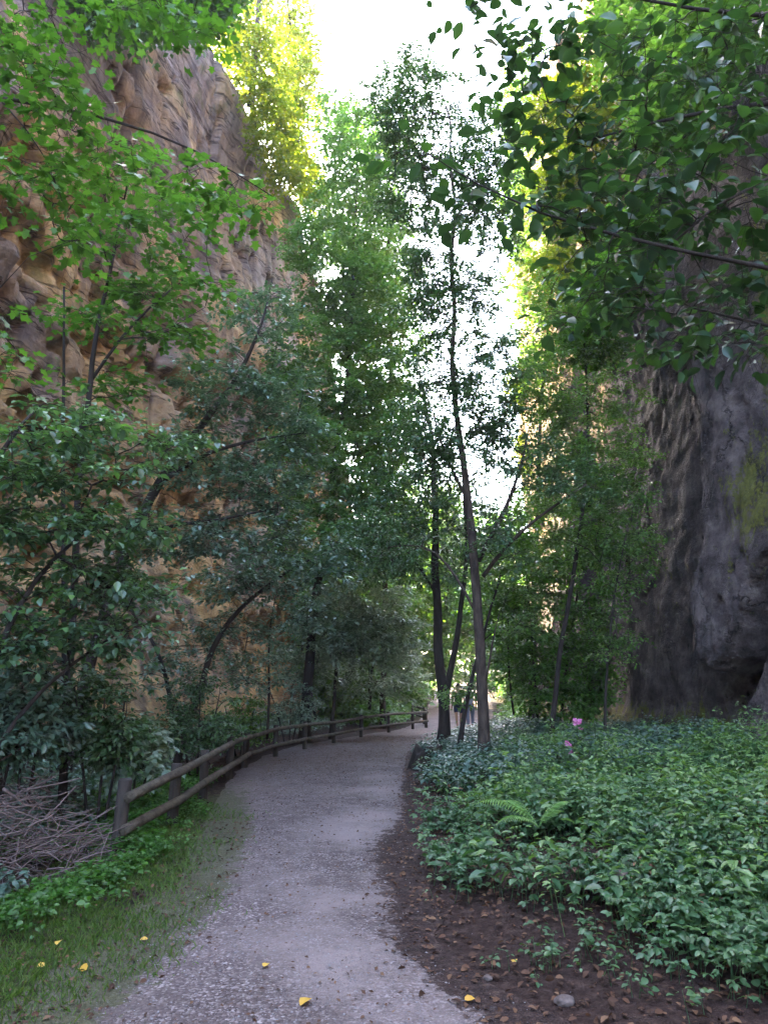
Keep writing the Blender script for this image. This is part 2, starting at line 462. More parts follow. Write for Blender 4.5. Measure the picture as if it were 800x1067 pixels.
py_ = axis([(-20, 2, 1), (2, 12, .09), (12, 36, .2), (36, 80, 1)])
nc = 34
fr = np.linspace(0, 1, nc)
Lx, Rx = path_l(py_) - .35, path_r(py_) + .30
ragL = .12 * fbm(np.stack([py_ * 1.5, py_ * 0, py_ * 0], -1), 3, 31); ragR = .16 * fbm(np.stack([py_ * 1.5, py_ * 0 + 7, py_ * 0], -1), 3, 37)
Lx, Rx = Lx + ragL, Rx + ragR
PXg = Lx[:, None] + (Rx - Lx)[:, None] * fr[None]
PYg = np.repeat(py_[:, None], nc, 1)
PZg = ground_z(PXg, PYg) + .008
soil_a = sstep(-.42, .22, PXg - path_r(PYg)) + .55 * np.exp(-((PYg - 8.2) / 1.1) ** 2 - ((PXg - .05) / .45) ** 2)
green_a = (1 - sstep(-.30, .50, PXg - path_l(PYg))) * (1 - sstep(9, 15, PYg)) + .35 * (1 - sstep(0, .6, PXg - path_l(PYg)))
wear_lit_a = np.exp(-((PXg - (path_r(PYg) - .55)) / .45) ** 2) * (1 - sstep(12, 20, PYg)) + .3 + .7 * sstep(27, 34, PYg)  # last term paints the sky-lit brightness beyond the bend into the gravel colour
b = (np.arange(len(py_) - 1)[:, None] * nc + np.arange(nc - 1)[None]).ravel()
me = mesh_from('path', np.stack([PXg, PYg, PZg], -1).reshape(-1, 3), [np.stack([b, b + 1, b + nc + 1, b + nc], -1)], M['path'], True, None,
               {'soil': soil_a.ravel(), 'green': green_a.ravel(), 'worn': wear_lit_a.ravel()})
tag(link('path', me), 'grey gravel footpath curving to the right through the gorge', 'path', kind='structure')

# ------------------------------------------------------------------ cliffs
def plan(pts, step_fn):
    pts = np.array(pts, float)
    d = np.r_[0, np.cumsum(np.linalg.norm(np.diff(pts, axis=0), axis=1))]
    fine = np.linspace(0, d[-1], 2000)
    P = np.stack([np.interp(fine, d, pts[:, 0]), np.interp(fine, d, pts[:, 1])], -1)
    k = np.hanning(61); k /= k.sum()
    Pp = np.vstack([np.repeat(P[:1], 30, 0), P, np.repeat(P[-1:], 30, 0)])
    P = np.stack([np.convolve(Pp[:, c], k, 'valid') for c in (0, 1)], -1)
    s, out = 0.0, []
    while s < d[-1]:
        out.append(s); y = np.interp(s, fine, P[:, 1]); s += step_fn(y)
    out = np.array(out)
    Q = np.stack([np.interp(out, fine, P[:, 0]), np.interp(out, fine, P[:, 1])], -1)
    T = unit(np.gradient(Q, axis=0))
    return Q, T, out

def cliff(name, Q, T, side, zs, H, disp, lean, mat, label, moss=None, back=70):
    """Q plan points, zs 0..1-normalised rows per column in metres, H height per column; side = +1 faces +X"""
    N = np.stack([T[:, 1], -T[:, 0]], -1) * side
    n = len(Q); m = len(zs)
    Z = zs[:, None] * (H / zs[-1])[None] if False else np.minimum(zs[:, None], H[None])
    # compress the rows above H so that they bunch just under the rim
    Z = np.where(zs[:, None] < H[None] * .8, zs[:, None], H[None] * .8 + (zs[:, None] - H[None] * .8).clip(0) / (zs[-1] - H[None] * .8) * H[None] * .2)
    base = np.stack([np.repeat(Q[None, :, 0], m, 0), np.repeat(Q[None, :, 1], m, 0), Z], -1)
    D = disp(base, Z, H[None]) - lean * np.clip(Z, 0, None)
    rim = sstep(.93, 1.0, Z / H[None]) * 1.2
    D = D - rim
    P = base.copy()
    P[..., 0] += N[None, :, 0] * D; P[..., 1] += N[None, :, 1] * D
    rows = [P]
    for dist, dz in ((2, .5), (5, 1.0), (12, 1.6), (30, 2.5), (back, 2.5), (back + 6, -30)):
        R = P[-1].copy()
        R[:, 0] -= N[:, 0] * dist; R[:, 1] -= N[:, 1] * dist
        R[:, 2] += dz + (.4 * fbm(R * .35, 2, 77) if dist < back else 0)
        rows.append(R[None])
    V = np.concatenate(rows, 0)
    mm = V.shape[0]
    b = (np.arange(mm - 1)[:, None] * n + np.arange(n - 1)[None]).ravel()
    f = np.stack([b, b + 1, b + n + 1, b + n], -1)
    if side < 0: f = f[:, ::-1]
    va = None
    if moss is not None:
        mo = np.zeros((mm, n)); mo[:m] = moss(base, P); va = {'moss': mo.ravel()}
    me = mesh_from(name, V.reshape(-1, 3), [f], mat, True, None, va)
    tag(link(name, me), label, 'cliff', kind='structure')
    return P

# left cliff: tall orange sandstone wall curving inwards with distance
LPTS = [(-10, -30), (-8.6, 0), (-7.7, 8), (-7.1, 14), (-6.5, 19), (-5.6, 24), (-4.2, 29), (-2.8, 34), (-1.9, 38), (-1.6, 44), (-2.2, 55), (-6, 75), (-20, 95)]
LQ, LT, LS = plan(LPTS, lambda y: .14 if 7 < y < 40 else .8)
LH = np.interp(LQ[:, 1], [-30, 8, 15, 20, 24, 33, 36, 40, 50, 95], [18, 18, 19.5, 23, 26, 25.5, 20, 14, 11, 9])
LH = LH + .8 * fbm(np.stack([LQ[:, 1] * .35, LQ[:, 1] * 0, LQ[:, 1] * 0], -1), 4, 41)
def left_disp(p, Z, H):
    big = .9 * fbm(p * .16, 3, 51)
    q = p * np.array([.5, .5, 1.0]) + fbm(p * .3, 2, 61)[..., None] * .8
    strata = .17 * fbm(q * np.array([.3, .3, 1.0]), 4, 53)
    w = fbm(p * .8, 3, 55)
    taf = np.clip(np.abs(vnoise(p * np.array([1.2, 1.2, .9]) + w[..., None] * .7, 57)) - .12, 0, 1)
    band = sstep(1.0, 3.5, Z) * (1 - sstep(11, 15, Z))
    taf = -(1 - sstep(0, .25, taf)) * .0 + band * (.55 * taf - .15)
    small = .13 * fbm(p * np.array([2.4, 2.4, 1.9]), 5, 59, .62)
    crack = -.45 * np.exp(-(np.abs(fbm(p * np.array([.55, .55, .14]), 3, 63)) / .025) ** 2)
    ledge = .35 * np.sign(np.sin(Z * 1.1 + 3 * fbm(p * .12, 2, 65))) * sstep(.0, .5, np.abs(np.sin(Z * 1.1 + 3 * fbm(p * .12, 2, 65))))
    pits = -.40 * sstep(.22, .6, vnoise(p * np.array([.9, .9, 1.25]) + w[..., None] * .5, 67)) * band - .26 * sstep(.2, .55, vnoise(p * np.array([2.1, 2.1, 2.5]) + w[..., None], 69)) * (.12 + .75 * band)
    return big + strata + pits + .5 * taf + small + crack + ledge * .3 + .5 * (1 - sstep(0, 2, Z))
cliff('left_cliff', LQ, LT, 1, axis([(-2, 0, .5), (0, 25, .15)]), LH, left_disp, .05, M['sandstone'],
      'tall weathered orange sandstone cliff along the left of the gorge')

# right cliff: dark blocky wall with a hanging block, a deep cleft and moss
RPTS = [(9.5, -30), (8.4, 0), (7.4, 6), (6.7, 11), (6.15, 14), (5.6, 18), (5.6, 22), (5.7, 27), (5.75, 33), (6.9, 35.2), (12, 36.5), (30, 40), (60, 44)]
RQ, RT, RS = plan(RPTS, lambda y: .075 if 9.5 < y < 19 else (.2 if 8 < y < 37 else .9))
RH = 27 + 1.0 * fbm(np.stack([RQ[:, 1] * .3, RQ[:, 1] * 0, RQ[:, 1] * 0], -1), 3, 43)
def wall_yz(u, v):
    a, bb = (u - CX) / F_PX, (CY - v) / F_PX
    f, up = CP - bb * SP, SP + bb * CP
    sl = a / f
    pts = np.array(RPTS)
    ys = np.linspace(2, 33, 800); xs = np.interp(ys, pts[:, 1], pts[:, 0]) - .3
    k = int(np.argmin(np.abs(xs - sl * ys)))
    return ys[k], CAM_Z + up / f * ys[k]
def sdf(poly, Y, Z):
    """signed distance, positive inside"""
    poly = np.array(poly); d = np.full(Y.shape, 1e9); ins = np.zeros(Y.shape, bool)
    for k in range(len(poly)):
        a, b2 = poly[k], poly[(k + 1) % len(poly)]
        e = b2 - a; wy, wz = Y - a[0], Z - a[1]
        t = np.clip((wy * e[0] + wz * e[1]) / (e @ e + 1e-9), 0, 1)
        d = np.minimum(d, np.hypot(wy - t * e[0], wz - t * e[1]))
        c = ((a[1] > Z) != (b2[1] > Z)) & (Y < (b2[0] - a[0]) * (Z - a[1]) / (b2[1] - a[1] + 1e-12) + a[0])
        ins ^= c
    return np.where(ins, d, -d)
BLOCK = [wall_yz(u, v) for u, v in ((706, 385), (722, 450), (728, 560), (723, 620), (736, 684), (749, 700), (766, 690), (782, 655), (800, 585))] + [(5, 7), (5, 30), (13.9, 30)]
SIDE = [wall_yz(u, v) for u, v in ((774, 790), (781, 740), (797, 680))] + [(9.5, 4.0), (5, 6), (5, -2), (11.2, -2)]
CAVE = [wall_yz(u, v) for u, v in ((748, 790), (752, 740), (742, 700), (770, 690), (800, 590), (815, 600), (800, 680), (782, 740), (776, 790))]
def right_disp(p, Z, H):
    Y = p[..., 1] + .10 * fbm(p * 1.1, 3, 71); Zz = Z + .16 * fbm(p * 1.1, 3, 73)
    big = .22 * fbm(p * .2, 3, 75) - .40
    mid = .15 * fbm(p * np.array([.9, .9, .55]), 5, 79) - .10 * np.exp(-(np.abs(fbm(p * np.array([.45, .45, .22]) + 9, 4, 87)) / .012) ** 2)
    small = .06 * fbm(p * 3.4, 5, 81, .62) - .07 * np.abs(fbm(p * np.array([1.6, 1.6, .7]), 5, 85))
    joint = -.4 * np.exp(-((sdf(BLOCK, Y, Zz) + .10) / .09) ** 2)
    bl = sstep(-.05, .09, sdf(BLOCK, Y, Zz)) * .8
    # the block's face bulges out towards its lower edge
    bl = bl * (1 + .35 * np.exp(-((Zz - 2.2) / 1.6) ** 2))
    sd = sstep(-.04, .16, sdf(SIDE, Y, Zz)) * 1.0
    cv = sstep(-.05, .3, sdf(CAVE, Y, Zz)) * -1.0
    far = sstep(18.5, 20, Y) * -.5 + .5 * sstep(23, 23.6, Y)
    ribs = -.35 * np.exp(-(np.abs(fbm(p * np.array([.5, .5, .05]), 3, 83)) / .03) ** 2) * sstep(17, 20, Y)
    return big + mid + small + joint + bl + sd + cv + far + ribs + .35 * (1 - sstep(-.2, 1.0, Z)) + .4 * sstep(7.5, 12, Z)
def right_moss(base, P):
    Y, Z = base[..., 1], base[..., 2]
    m = .95 * np.exp(-((Y - 11.2) / .8) ** 2 - ((Z - 6.8) / 2.8) ** 2) \
        + .75 * np.exp(-((Y - 12.4) / .6) ** 2 - ((Z - 4.4) / 1.1) ** 2) \
        + .7 * np.exp(-((Z - .3) / .7) ** 2) * sstep(12.6, 13.4, Y) \
        + .3 * np.exp(-((Y - 16.5) / 1.0) ** 2 - ((Z - 4.0) / 1.8) ** 2)
    return m
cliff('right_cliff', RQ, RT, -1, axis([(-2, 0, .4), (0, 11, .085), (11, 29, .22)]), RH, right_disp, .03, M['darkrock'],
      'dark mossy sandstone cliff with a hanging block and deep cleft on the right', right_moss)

# ------------------------------------------------------------------ trees
def sample_crown(rng, blobs):
    out = []
    for (u, v, y, ru, rv, ry, n) in blobs:
        k = 0
        while k < n:
            q = rng.uniform(-1, 1, 3)
            r = np.linalg.norm(q)
            if r > 1 or rng.random() > .35 + .65 * r: continue
            out.append(W(u + q[0] * ru, v + q[1] * rv, y + q[2] * ry)); k += 1
    return np.array(out)

def grow(rng, trunks, clusters, r_tip=.0045, up=.5, seg=.35):
    pos, par, acc0 = [], [], []
    chains, trunk_r = [], {}
    for P, R in trunks:
        P = np.asarray(P, float); R = np.asarray(R, float)
        d = np.r_[0, np.cumsum(np.linalg.norm(np.diff(P, axis=0), axis=1))]
        n = max(6, int(d[-1] / .3)); s = np.linspace(0, d[-1], n)
        # smooth resample with a slight wander
        Q = np.stack([np.interp(s, d, P[:, c]) for c in range(3)], -1)
        for _ in range(3): Q[1:-1] = .25 * Q[:-2] + .5 * Q[1:-1] + .25 * Q[2:]
        Q += np.stack([fbm(np.stack([s * .9 + rng.uniform(0, 90), s * 0 + c, s * 0], -1), 2, 91) * min(.06, R[0] * .7) for c in range(3)], -1)
        Rr = np.interp(s, d, R)
        k0 = len(pos); ids = []
        for i2 in range(n):
            pos.append(Q[i2]); par.append(-1 if i2 == 0 else k0 + i2 - 1); trunk_r[k0 + i2] = Rr[i2]; ids.append(k0 + i2)
        chains.append(ids)
    A = np.array(pos)
    d0 = np.array([np.min(np.linalg.norm(A - c, axis=1)) for c in clusters])
    order = np.argsort(d0)
    heads = np.empty((len(clusters), 3))
    pd = []
    for ci in order:
        c = clusters[ci]
        A = np.array(pos)
        dv = c - A; dist = np.linalg.norm(dv, axis=1)
        cost = dist + up * np.clip(-dv[:, 2] + .25 * dist, 0, None)
        tip = np.array([0 if i2 in trunk_r else 0.0 for i2 in range(0)])
        q = int(np.argmin(cost)); qp = A[q]
        D = dist[q]
        m = max(2, int(D / seg))
        t = np.linspace(0, 1, m + 1)[1:]
        side = rng.normal(0, .10 * D, 3)
        mid = .5 * (qp + c) + np.array([0, 0, .10 * D]) + side
        B = ((1 - t) ** 2)[:, None] * qp + (2 * t * (1 - t))[:, None] * mid + (t ** 2)[:, None] * c
        B[:-1] += rng.normal(0, .018 * min(D, 1.5), (len(B) - 1, 3))
        ids = [q]; pr = q
        for bpt in B:
            pos.append(bpt); par.append(pr); pr = len(pos) - 1; ids.append(pr)
        chains.append(ids)
        heads[ci] = unit(B[-1] - (B[-2] if len(B) > 1 else qp))
    n = len(pos); acc = np.zeros(n); ex = 2.3
    kids = np.zeros(n, int)
    for i2 in range(n):
        if par[i2] >= 0: kids[par[i2]] += 1
    for i2 in range(n - 1, -1, -1):
        if kids[i2] == 0: acc[i2] += r_tip ** ex
        else: acc[i2] *= 1.03
        if par[i2] >= 0: acc[par[i2]] += acc[i2]
    rad = acc ** (1 / ex)
    for k, r in trunk_r.items(): rad[k] = max(r, .9 * min(rad[k], r * 1.2))
    return np.array(pos), rad, chains, len(trunks), heads, trunk_r

DENS = {'leaning_tree': .55, 'hazel_shrub': .75, 'arching_shrub': .8, 'young_tree': 1.4, 'cliff_top_tree': .62, 'cliff_ledge_tree': .75, 'broad_tree': .75, 'tall_tree': .9}
def tree(name, label, cat, trunks_px, blobs, leaf, L, w, n_leaf, R, mat, bark='bark_dark', seed=1, kind='diamond', flat=.45,
         group=None, sides=7, twigs=True, droop=.15, up=.5, ground=True, r_tip=.0045, tilt=.35, lvar=.25):
    rng = np.random.default_rng(seed)
    trunks = []
    for pts in trunks_px:
        P = np.array([W(p[0], p[1], p[2]) if not (len(p) > 4) else p[:3] for p in pts]); Rr = np.array([p[3] for p in pts])
        trunks.append([P, Rr])
    if ground:
        b0 = trunks[0][0][0]
        b0[2] = float(ground_z(b0[0], b0[1])) - .05
    base = trunks[0][0][0].copy()
    root = thing(name, label, cat, base, group)
    if kind == 'diamond':
        n_leaf = int(n_leaf * 1.35 * DENS.get(name, 1)); L *= 1.55; w *= 1.2; cmul = 1.45; flat *= .7; tilt = min(tilt, .32)
    elif 'overhanging' in name: n_leaf = int(n_leaf * (.72 if 'beech' in name else .95)); cmul = 1.25; R *= 1.3
    elif kind == 'maple': cmul = 1.1
    else: n_leaf = int(n_leaf * 1.6 * DENS.get(name, 1)); cmul = 1.5
    blobs = [(*q[:6], int(q[6] * cmul + .5)) for q in blobs]
    cl = sample_crown(rng, blobs)
    pos, rad, chains, nt_, heads, tr = grow(rng, trunks, cl, r_tip, up)
    mb = MB()
    for ci, ids in enumerate(chains):
        P = pos[ids].copy(); r = rad[ids].copy()
        if ci >= nt_:
            r[0] = min(r[0], r[1] * 1.25)
            r = np.minimum(r, .75 * max(rad[ids[0]], r_tip))
            mb.tube(P, r, 5 if r[0] > .012 else 4, True)
        else:
            if ci == 0 and ground: r[:3] *= np.array([1.5, 1.2, 1.06])[:len(r[:3])]
            mb.tube(P, r, sides + 3, True)
    # leaf sprays
    lb = MB(); tw = mb
    NC = len(cl); m = 5
    per = max(1, n_leaf // m)
    ax = rng.normal(0, 1, (NC, m, 3)); ax[..., 2] = ax[..., 2] * flat
    ax = unit(ax + .6 * heads[:, None] * np.array([1, 1, .5]))
    ln = R * rng.uniform(.55, 1.15, (NC, m))
    if twigs:
        for a in range(NC):
            for k in range(m):
                e = cl[a] + ax[a, k] * ln[a, k] * .9 - np.array([0, 0, droop * ln[a, k]])
                mid = cl[a] + ax[a, k] * ln[a, k] * .45
                mb.tube(np.stack([cl[a], mid, e]), [r_tip * .75, r_tip * .55, r_tip * .3], 3, False)
    t = rng.uniform(.12, 1.08, (NC, m, per))
    p = cl[:, None, None] + ax[:, :, None] * (ln[:, :, None] * t)[..., None]
    p[..., 2] -= droop * ln[:, :, None] * t ** 2
    p = p + rng.normal(0, (.035 if 'overhanging' in name else .10) * R, p.shape) * np.array([1, 1, .7])
    td = ax[:, :, None] * .8 + rng.normal(0, .75, p.shape) * np.array([1, 1, .35]) + np.array([0, 0, -.25])
    nr = np.array([0, 0, 1.0]) + rng.normal(0, tilt, p.shape) + .15 * ax[:, :, None]
    LL = L * rng.uniform(1 - lvar * 1.4, 1 + lvar, p.shape[:3])
    clr = rng.uniform(-.22, .22, (NC, 1, 1))
    rnd = np.clip(.5 + clr + rng.normal(0, .2, p.shape[:3]), 0, 1)
    leaves(lb, p.reshape(-1, 3), td.reshape(-1, 3), nr.reshape(-1, 3), LL.ravel(), kind, w, rnd.ravel())
    mb.build('trunk', M[bark], root, base)
    lb.build('crown', M[mat], root, base, smooth=False)
    return root

T_ = tree
exec_trees = True
if exec_trees:
    # --- centre
    T_('young_tree', 'slender young tree with a forked brown trunk standing in the middle of the bank', 'tree',
       [[(502, 795, 13.5, .108), (502, 740, 13.5, .098), (499, 650, 13.5, .088), (492, 545, 13.5, .074), (486, 505, 13.5, .066), (478, 440, 13.5, .056), (473, 380, 13.5, .048), (471, 300, 13.5, .040), (474, 215, 13.6, .034), (468, 130, 13.6, .02), (452, 60, 13.6, .008)],
        [(499, 585, 13.5, .05), (520, 545, 13.3, .042), (541, 500, 13.2, .03), (548, 455, 13.2, .018)],
        [(503, 600, 13.5, .04), (535, 555, 13.1, .032), (580, 525, 12.8, .022), (610, 505, 12.6, .012)],
        [(497, 640, 13.5, .03), (470, 590, 13.7, .024), (440, 560, 13.9, .016), (405, 570, 14.1, .01)],
        [(487, 520, 13.5, .035), (465, 480, 13.8, .026), (452, 430, 13.9, .016)],
        [(504, 715, 13.5, .028), (510, 700, 13.4, .022), (511, 670, 13.4, .014), (520, 640, 13.3, .008)]],
       [(430, 95, 13.6, 50, 50, 1.0, 38), (465, 150, 13.6, 75, 60, 1.2, 56), (510, 190, 13.4, 34, 60, 1.0, 26), (420, 190, 13.8, 36, 50, 1.0, 24), (478, 255, 13.6, 60, 70, 1.3, 44), (475, 350, 13.6, 62, 70, 1.4, 46),
        (478, 440, 13.6, 62, 60, 1.4, 50), (450, 480, 14, 40, 40, 1.2, 24), (505, 400, 13.6, 40, 60, 1.2, 26), (450, 310, 13.6, 34, 60, 1.2, 22), (545, 480, 13.2, 45, 35, .9, 20), (600, 500, 12.8, 35, 25, .7, 12), (410, 560, 14, 45, 30, .8, 16), (530, 560, 13.2, 30, 30, .7, 8)],
       None, .065, .62, 44, .42, 'leaf_dark', 'bark', 11, kind='oval', up=.7)
    T_('double_stem_tree', 'dark double stemmed tree beside the far right edge of the path', 'tree',
       [[(463, 770, 18.5, .15), (461, 735, 18.5, .13), (456, 660, 18.5, .11), (453, 560, 18.5, .09), (452, 480, 18.5, .06), (440, 400, 18.6, .03)],
        [(464, 738, 18.5, .09), (472, 690, 18.4, .075), (480, 630, 18.3, .06), (486, 560, 18.2, .045), (482, 500, 18.2, .025)],
        [(455, 620, 18.5, .04), (425, 570, 18.8, .03), (385, 550, 19, .02)]],
       [(440, 570, 18.6, 60, 40, 1.6, 30), (395, 560, 19, 50, 45, 1.4, 26), (430, 500, 18.7, 45, 40, 1.4, 22), (490, 540, 18.2, 45, 40, 1.2, 20), (425, 440, 18.8, 22, 40, 1.2, 12)],
       None, .085, .6, 70, .6, 'leaf_dark', 'bark_dark', 12, kind='oval')
    T_('leaning_sapling', 'thin leaning sapling crossing behind the trunk of the young tree', 'sapling',
       [[(476, 780, 15.5, .055), (482, 750, 15.5, .048), (492, 706, 15.5, .04), (502, 660, 15.5, .03), (520, 600, 15.4, .018)]],
       [(525, 590, 15.4, 40, 40, .9, 16), (545, 640, 15.2, 30, 30, .8, 10), (474, 728, 16, 16, 14, .4, 3), (490, 716, 15.6, 14, 12, .4, 3)], None, .075, .6, 50, .45, 'leaf_mid', 'bark_dark', 13, kind='oval')
    # --- right of the centre, before the right cliff
    T_('broad_tree', 'leafy green tree leaning before the dark right cliff', 'tree',
       [[(572, 745, 16, .06), (580, 690, 16, .05), (597, 600, 16, .045), (610, 520, 16, .038), (612, 430, 16, .03), (605, 330, 16, .018), (600, 260, 16, .008)]],
       [(600, 300, 16, 55, 55, 1.3, 34), (610, 390, 16, 70, 50, 1.4, 44), (625, 470, 15.8, 62, 50, 1.2, 44), (590, 540, 16, 60, 50, 1.3, 40), (640, 560, 15.8, 36, 60, 1.0, 26), (560, 420, 16.4, 30, 60, 1.1, 22)],
       None, .075, .6, 85, .5, 'leaf_mid', 'bark_dark', 14, kind='oval', up=.6)
    T_('hazel_bush', 'bright green hazel thicket behind the pink flowers', 'bush',
       [[(560, 745, 19, .04), (556, 690, 19, .03), (548, 600, 19, .018)], [(585, 740, 19, .035), (592, 680, 19, .026), (604, 600, 19, .014)], [(535, 745, 19.3, .03), (528, 680, 19.3, .022), (530, 620, 19.3, .012)]],
       [(548, 590, 19, 45, 50, 1.4, 40), (600, 620, 19, 40, 60, 1.3, 40), (532, 660, 19.3, 28, 50, 1.2, 28), (565, 690, 18.8, 45, 40, 1.2, 34), (615, 690, 18.6, 25, 45, 1.0, 22), (590, 730, 18.4, 45, 20, 1.0, 20)],
       None, .09, .7, 60, .5, 'leaf_bright', 'bark_dark', 15, kind='oval')
    T_('cliff_foot_sapling', 'thin sapling with sparse leaves at the foot of the right cliff', 'sapling',
       [[(628, 750, 15, .03), (632, 690, 15, .025), (640, 610, 15, .018), (655, 540, 14.8, .008)]],
       [(640, 650, 15, 22, 60, .6, 16), (655, 570, 14.8, 25, 40, .6, 14), (665, 505, 14.6, 22, 25, .5, 8)], None, .07, .6, 32, .4, 'leaf_mid', 'bark_dark', 16, kind='oval')
    T_('ash_tree', 'tall thin tree before the sunlit end of the right cliff', 'tree',
       [[(553, 735, 25, .10), (556, 640, 25, .09), (560, 500, 25, .07), (566, 380, 25, .05), (575, 280, 25, .03), (578, 200, 25, .01)]],
       [(572, 270, 25, 36, 60, 1.6, 32), (580, 180, 25, 36, 50, 1.6, 22), (570, 360, 25, 36, 50, 1.6, 26), (578, 560, 24, 40, 60, 1.5, 24), (555, 520, 25, 22, 60, 1.4, 12)],
       None, .09, .55, 75, .65, 'leaf_mid', 'bark_dark', 17)
    # --- left of the centre
    T_('tall_tree', 'tall dense tree covering the bend of the orange cliff', 'tree',
       [[(318, 742, 23, .16), (325, 650, 23, .14), (345, 520, 23, .12), (362, 400, 23, .09), (368, 280, 23, .06), (372, 180, 23, .03), (372, 120, 23, .01)]],
       [(372, 165, 23, 36, 55, 1.6, 34), (350, 260, 23, 52, 60, 2, 60), (385, 320, 23, 42, 60, 1.8, 48), (345, 370, 22.5, 60, 60, 2, 70), (395, 430, 23, 34, 60, 1.6, 44), (335, 470, 22, 62, 55, 2, 66), (390, 530, 22.5, 42, 45, 1.5, 40), (330, 560, 21.5, 60, 40, 1.6, 50)],
       None, .085, .58, 95, .7, 'leaf_fine', 'bark_dark', 18)
    T_('birch_tree', 'slim tree with loose crown at the left edge of the sky gap', 'tree',
       [[(398, 735, 31, .13), (402, 600, 30, .11), (408, 420, 29, .08), (404, 260, 29, .05), (402, 130, 29, .015)]],
       [(400, 170, 29, 30, 60, 1.8, 34), (404, 270, 29, 32, 70, 2, 46), (410, 380, 29, 30, 70, 2, 46), (405, 490, 29, 36, 60, 2, 40), (350, 130, 29, 26, 36, 1.5, 14), (368, 340, 29, 28, 60, 1.8, 46), (370, 450, 29, 30, 60, 1.8, 50), (385, 240, 29, 36, 46, 1.8, 34), (400, 560, 29, 34, 40, 1.6, 26)],
       None, .095, .58, 80, .75, 'leaf_fine', 'bark_dark', 19)
    T_('leaning_tree', 'blue green leaved tree leaning right over the fence from the left', 'tree',
       [[(70, 745, 13.0, .11), (105, 640, 13, .10), (160, 512, 13, .085), (205, 445, 13, .07), (240, 405, 13, .05), (272, 350, 13.1, .03), (285, 290, 13.2, .012)],
        [(165, 505, 13, .05), (215, 470, 12.8, .038), (275, 455, 12.6, .025), (320, 450, 12.5, .01)],
        [(135, 560, 13, .05), (180, 545, 12.7, .035), (240, 540, 12.4, .02), (290, 530, 12.2, .01)]],
       [(270, 330, 13.2, 45, 50, .9, 22), (235, 410, 13, 60, 40, 1, 32), (295, 420, 12.8, 45, 50, 1, 32), (215, 480, 12.8, 70, 36, 1, 34), (290, 500, 12.5, 50, 40, .9, 30), (180, 555, 12.6, 60, 30, .9, 24), (255, 555, 12.4, 60, 26, .9, 24)],
       None, .065, .5, 70, .42, 'leaf_blue', 'bark_dark', 20, flat=.25, tilt=.28)
    T_('arching_shrub', 'arching shrub with bare dark stems behind the bend of the fence', 'shrub',
       [[(185, 760, 15.5, .07), (215, 690, 15.5, .06), (250, 630, 15.5, .045), (295, 598, 15.5, .03), (345, 575, 15.4, .01)],
        [(180, 765, 15.5, .05), (175, 700, 15.5, .04), (150, 650, 15.6, .03), (120, 620, 15.7, .01)],
        [(278, 770, 17.5, .03), (281, 720, 17.5, .026), (279, 660, 17.5, .018), (290, 610, 17.5, .008)]],
       [(290, 595, 15.5, 50, 22, .9, 24), (345, 585, 15.4, 40, 26, .9, 20), (240, 610, 15.5, 40, 22, .9, 14), (125, 625, 15.7, 40, 26, .8, 16), (300, 640, 17, 40, 24, .8, 16), (230, 660, 16, 50, 26, .8, 18), (190, 700, 15.8, 40, 26, .8, 14), (270, 700, 17.3, 34, 26, .8, 14)],
       None, .07, .5, 50, .45, 'leaf_blue', 'bark_dark', 21)
    T_('willow_shrub', 'silvery fine leaved shrub behind the far fence rails', 'shrub',
       [[(345, 745, 25, .06), (350, 700, 25, .05), (360, 650, 25, .02)], [(385, 740, 26, .06), (388, 690, 26, .05), (395, 640, 26, .02)], [(330, 750, 24.5, .05), (320, 700, 24.5, .03), (312, 660, 24.5, .02)]],
       [(350, 655, 22.6, 50, 36, 1.4, 46), (395, 660, 23, 44, 40, 1.4, 46), (320, 680, 24.5, 36, 30, 1.3, 26), (375, 620, 25.5, 50, 20, 1.4, 26), (415, 700, 27, 25, 26, 1.0, 18), (370, 708, 25.4, 45, 16, 1.0, 14)],
       None, .085, .36, 95, .6, 'leaf_silver', 'bark_dark', 22)
    # --- left foreground
    T_('hazel_shrub', 'broad leaved hazel in layered sprays at the left edge', 'shrub',
       [[(-45, 850, 7.6, .05), (-40, 700, 7.6, .045), (-20, 560, 7.7, .035), (0, 460, 7.8, .025), (40, 425, 8, .012)],
        [(-45, 850, 7.6, .04), (-10, 690, 7.8, .035), (40, 590, 8.2, .025), (110, 540, 8.6, .01)],
        [(-45, 850, 7.6, .03), (10, 750, 8.1, .026), (70, 690, 8.5, .018), (130, 655, 8.8, .008)]],
       [(50, 440, 8, 90, 22, .8, 26), (60, 490, 8.1, 110, 22, .9, 32), (40, 545, 8.2, 80, 24, .9, 26), (130, 545, 8.6, 60, 24, .8, 18), (60, 600, 8.3, 80, 24, .9, 24), (140, 610, 8.8, 50, 26, .7, 14), (90, 655, 8.6, 80, 28, .8, 26), (15, 660, 8.0, 40, 30, .7, 14), (170, 460, 8.6, 40, 14, .6, 8)],
       None, .095, .68, 24, .36, 'leaf_hazel', 'bark_dark', 23, kind='oval', flat=.12, tilt=.2, droop=.1)
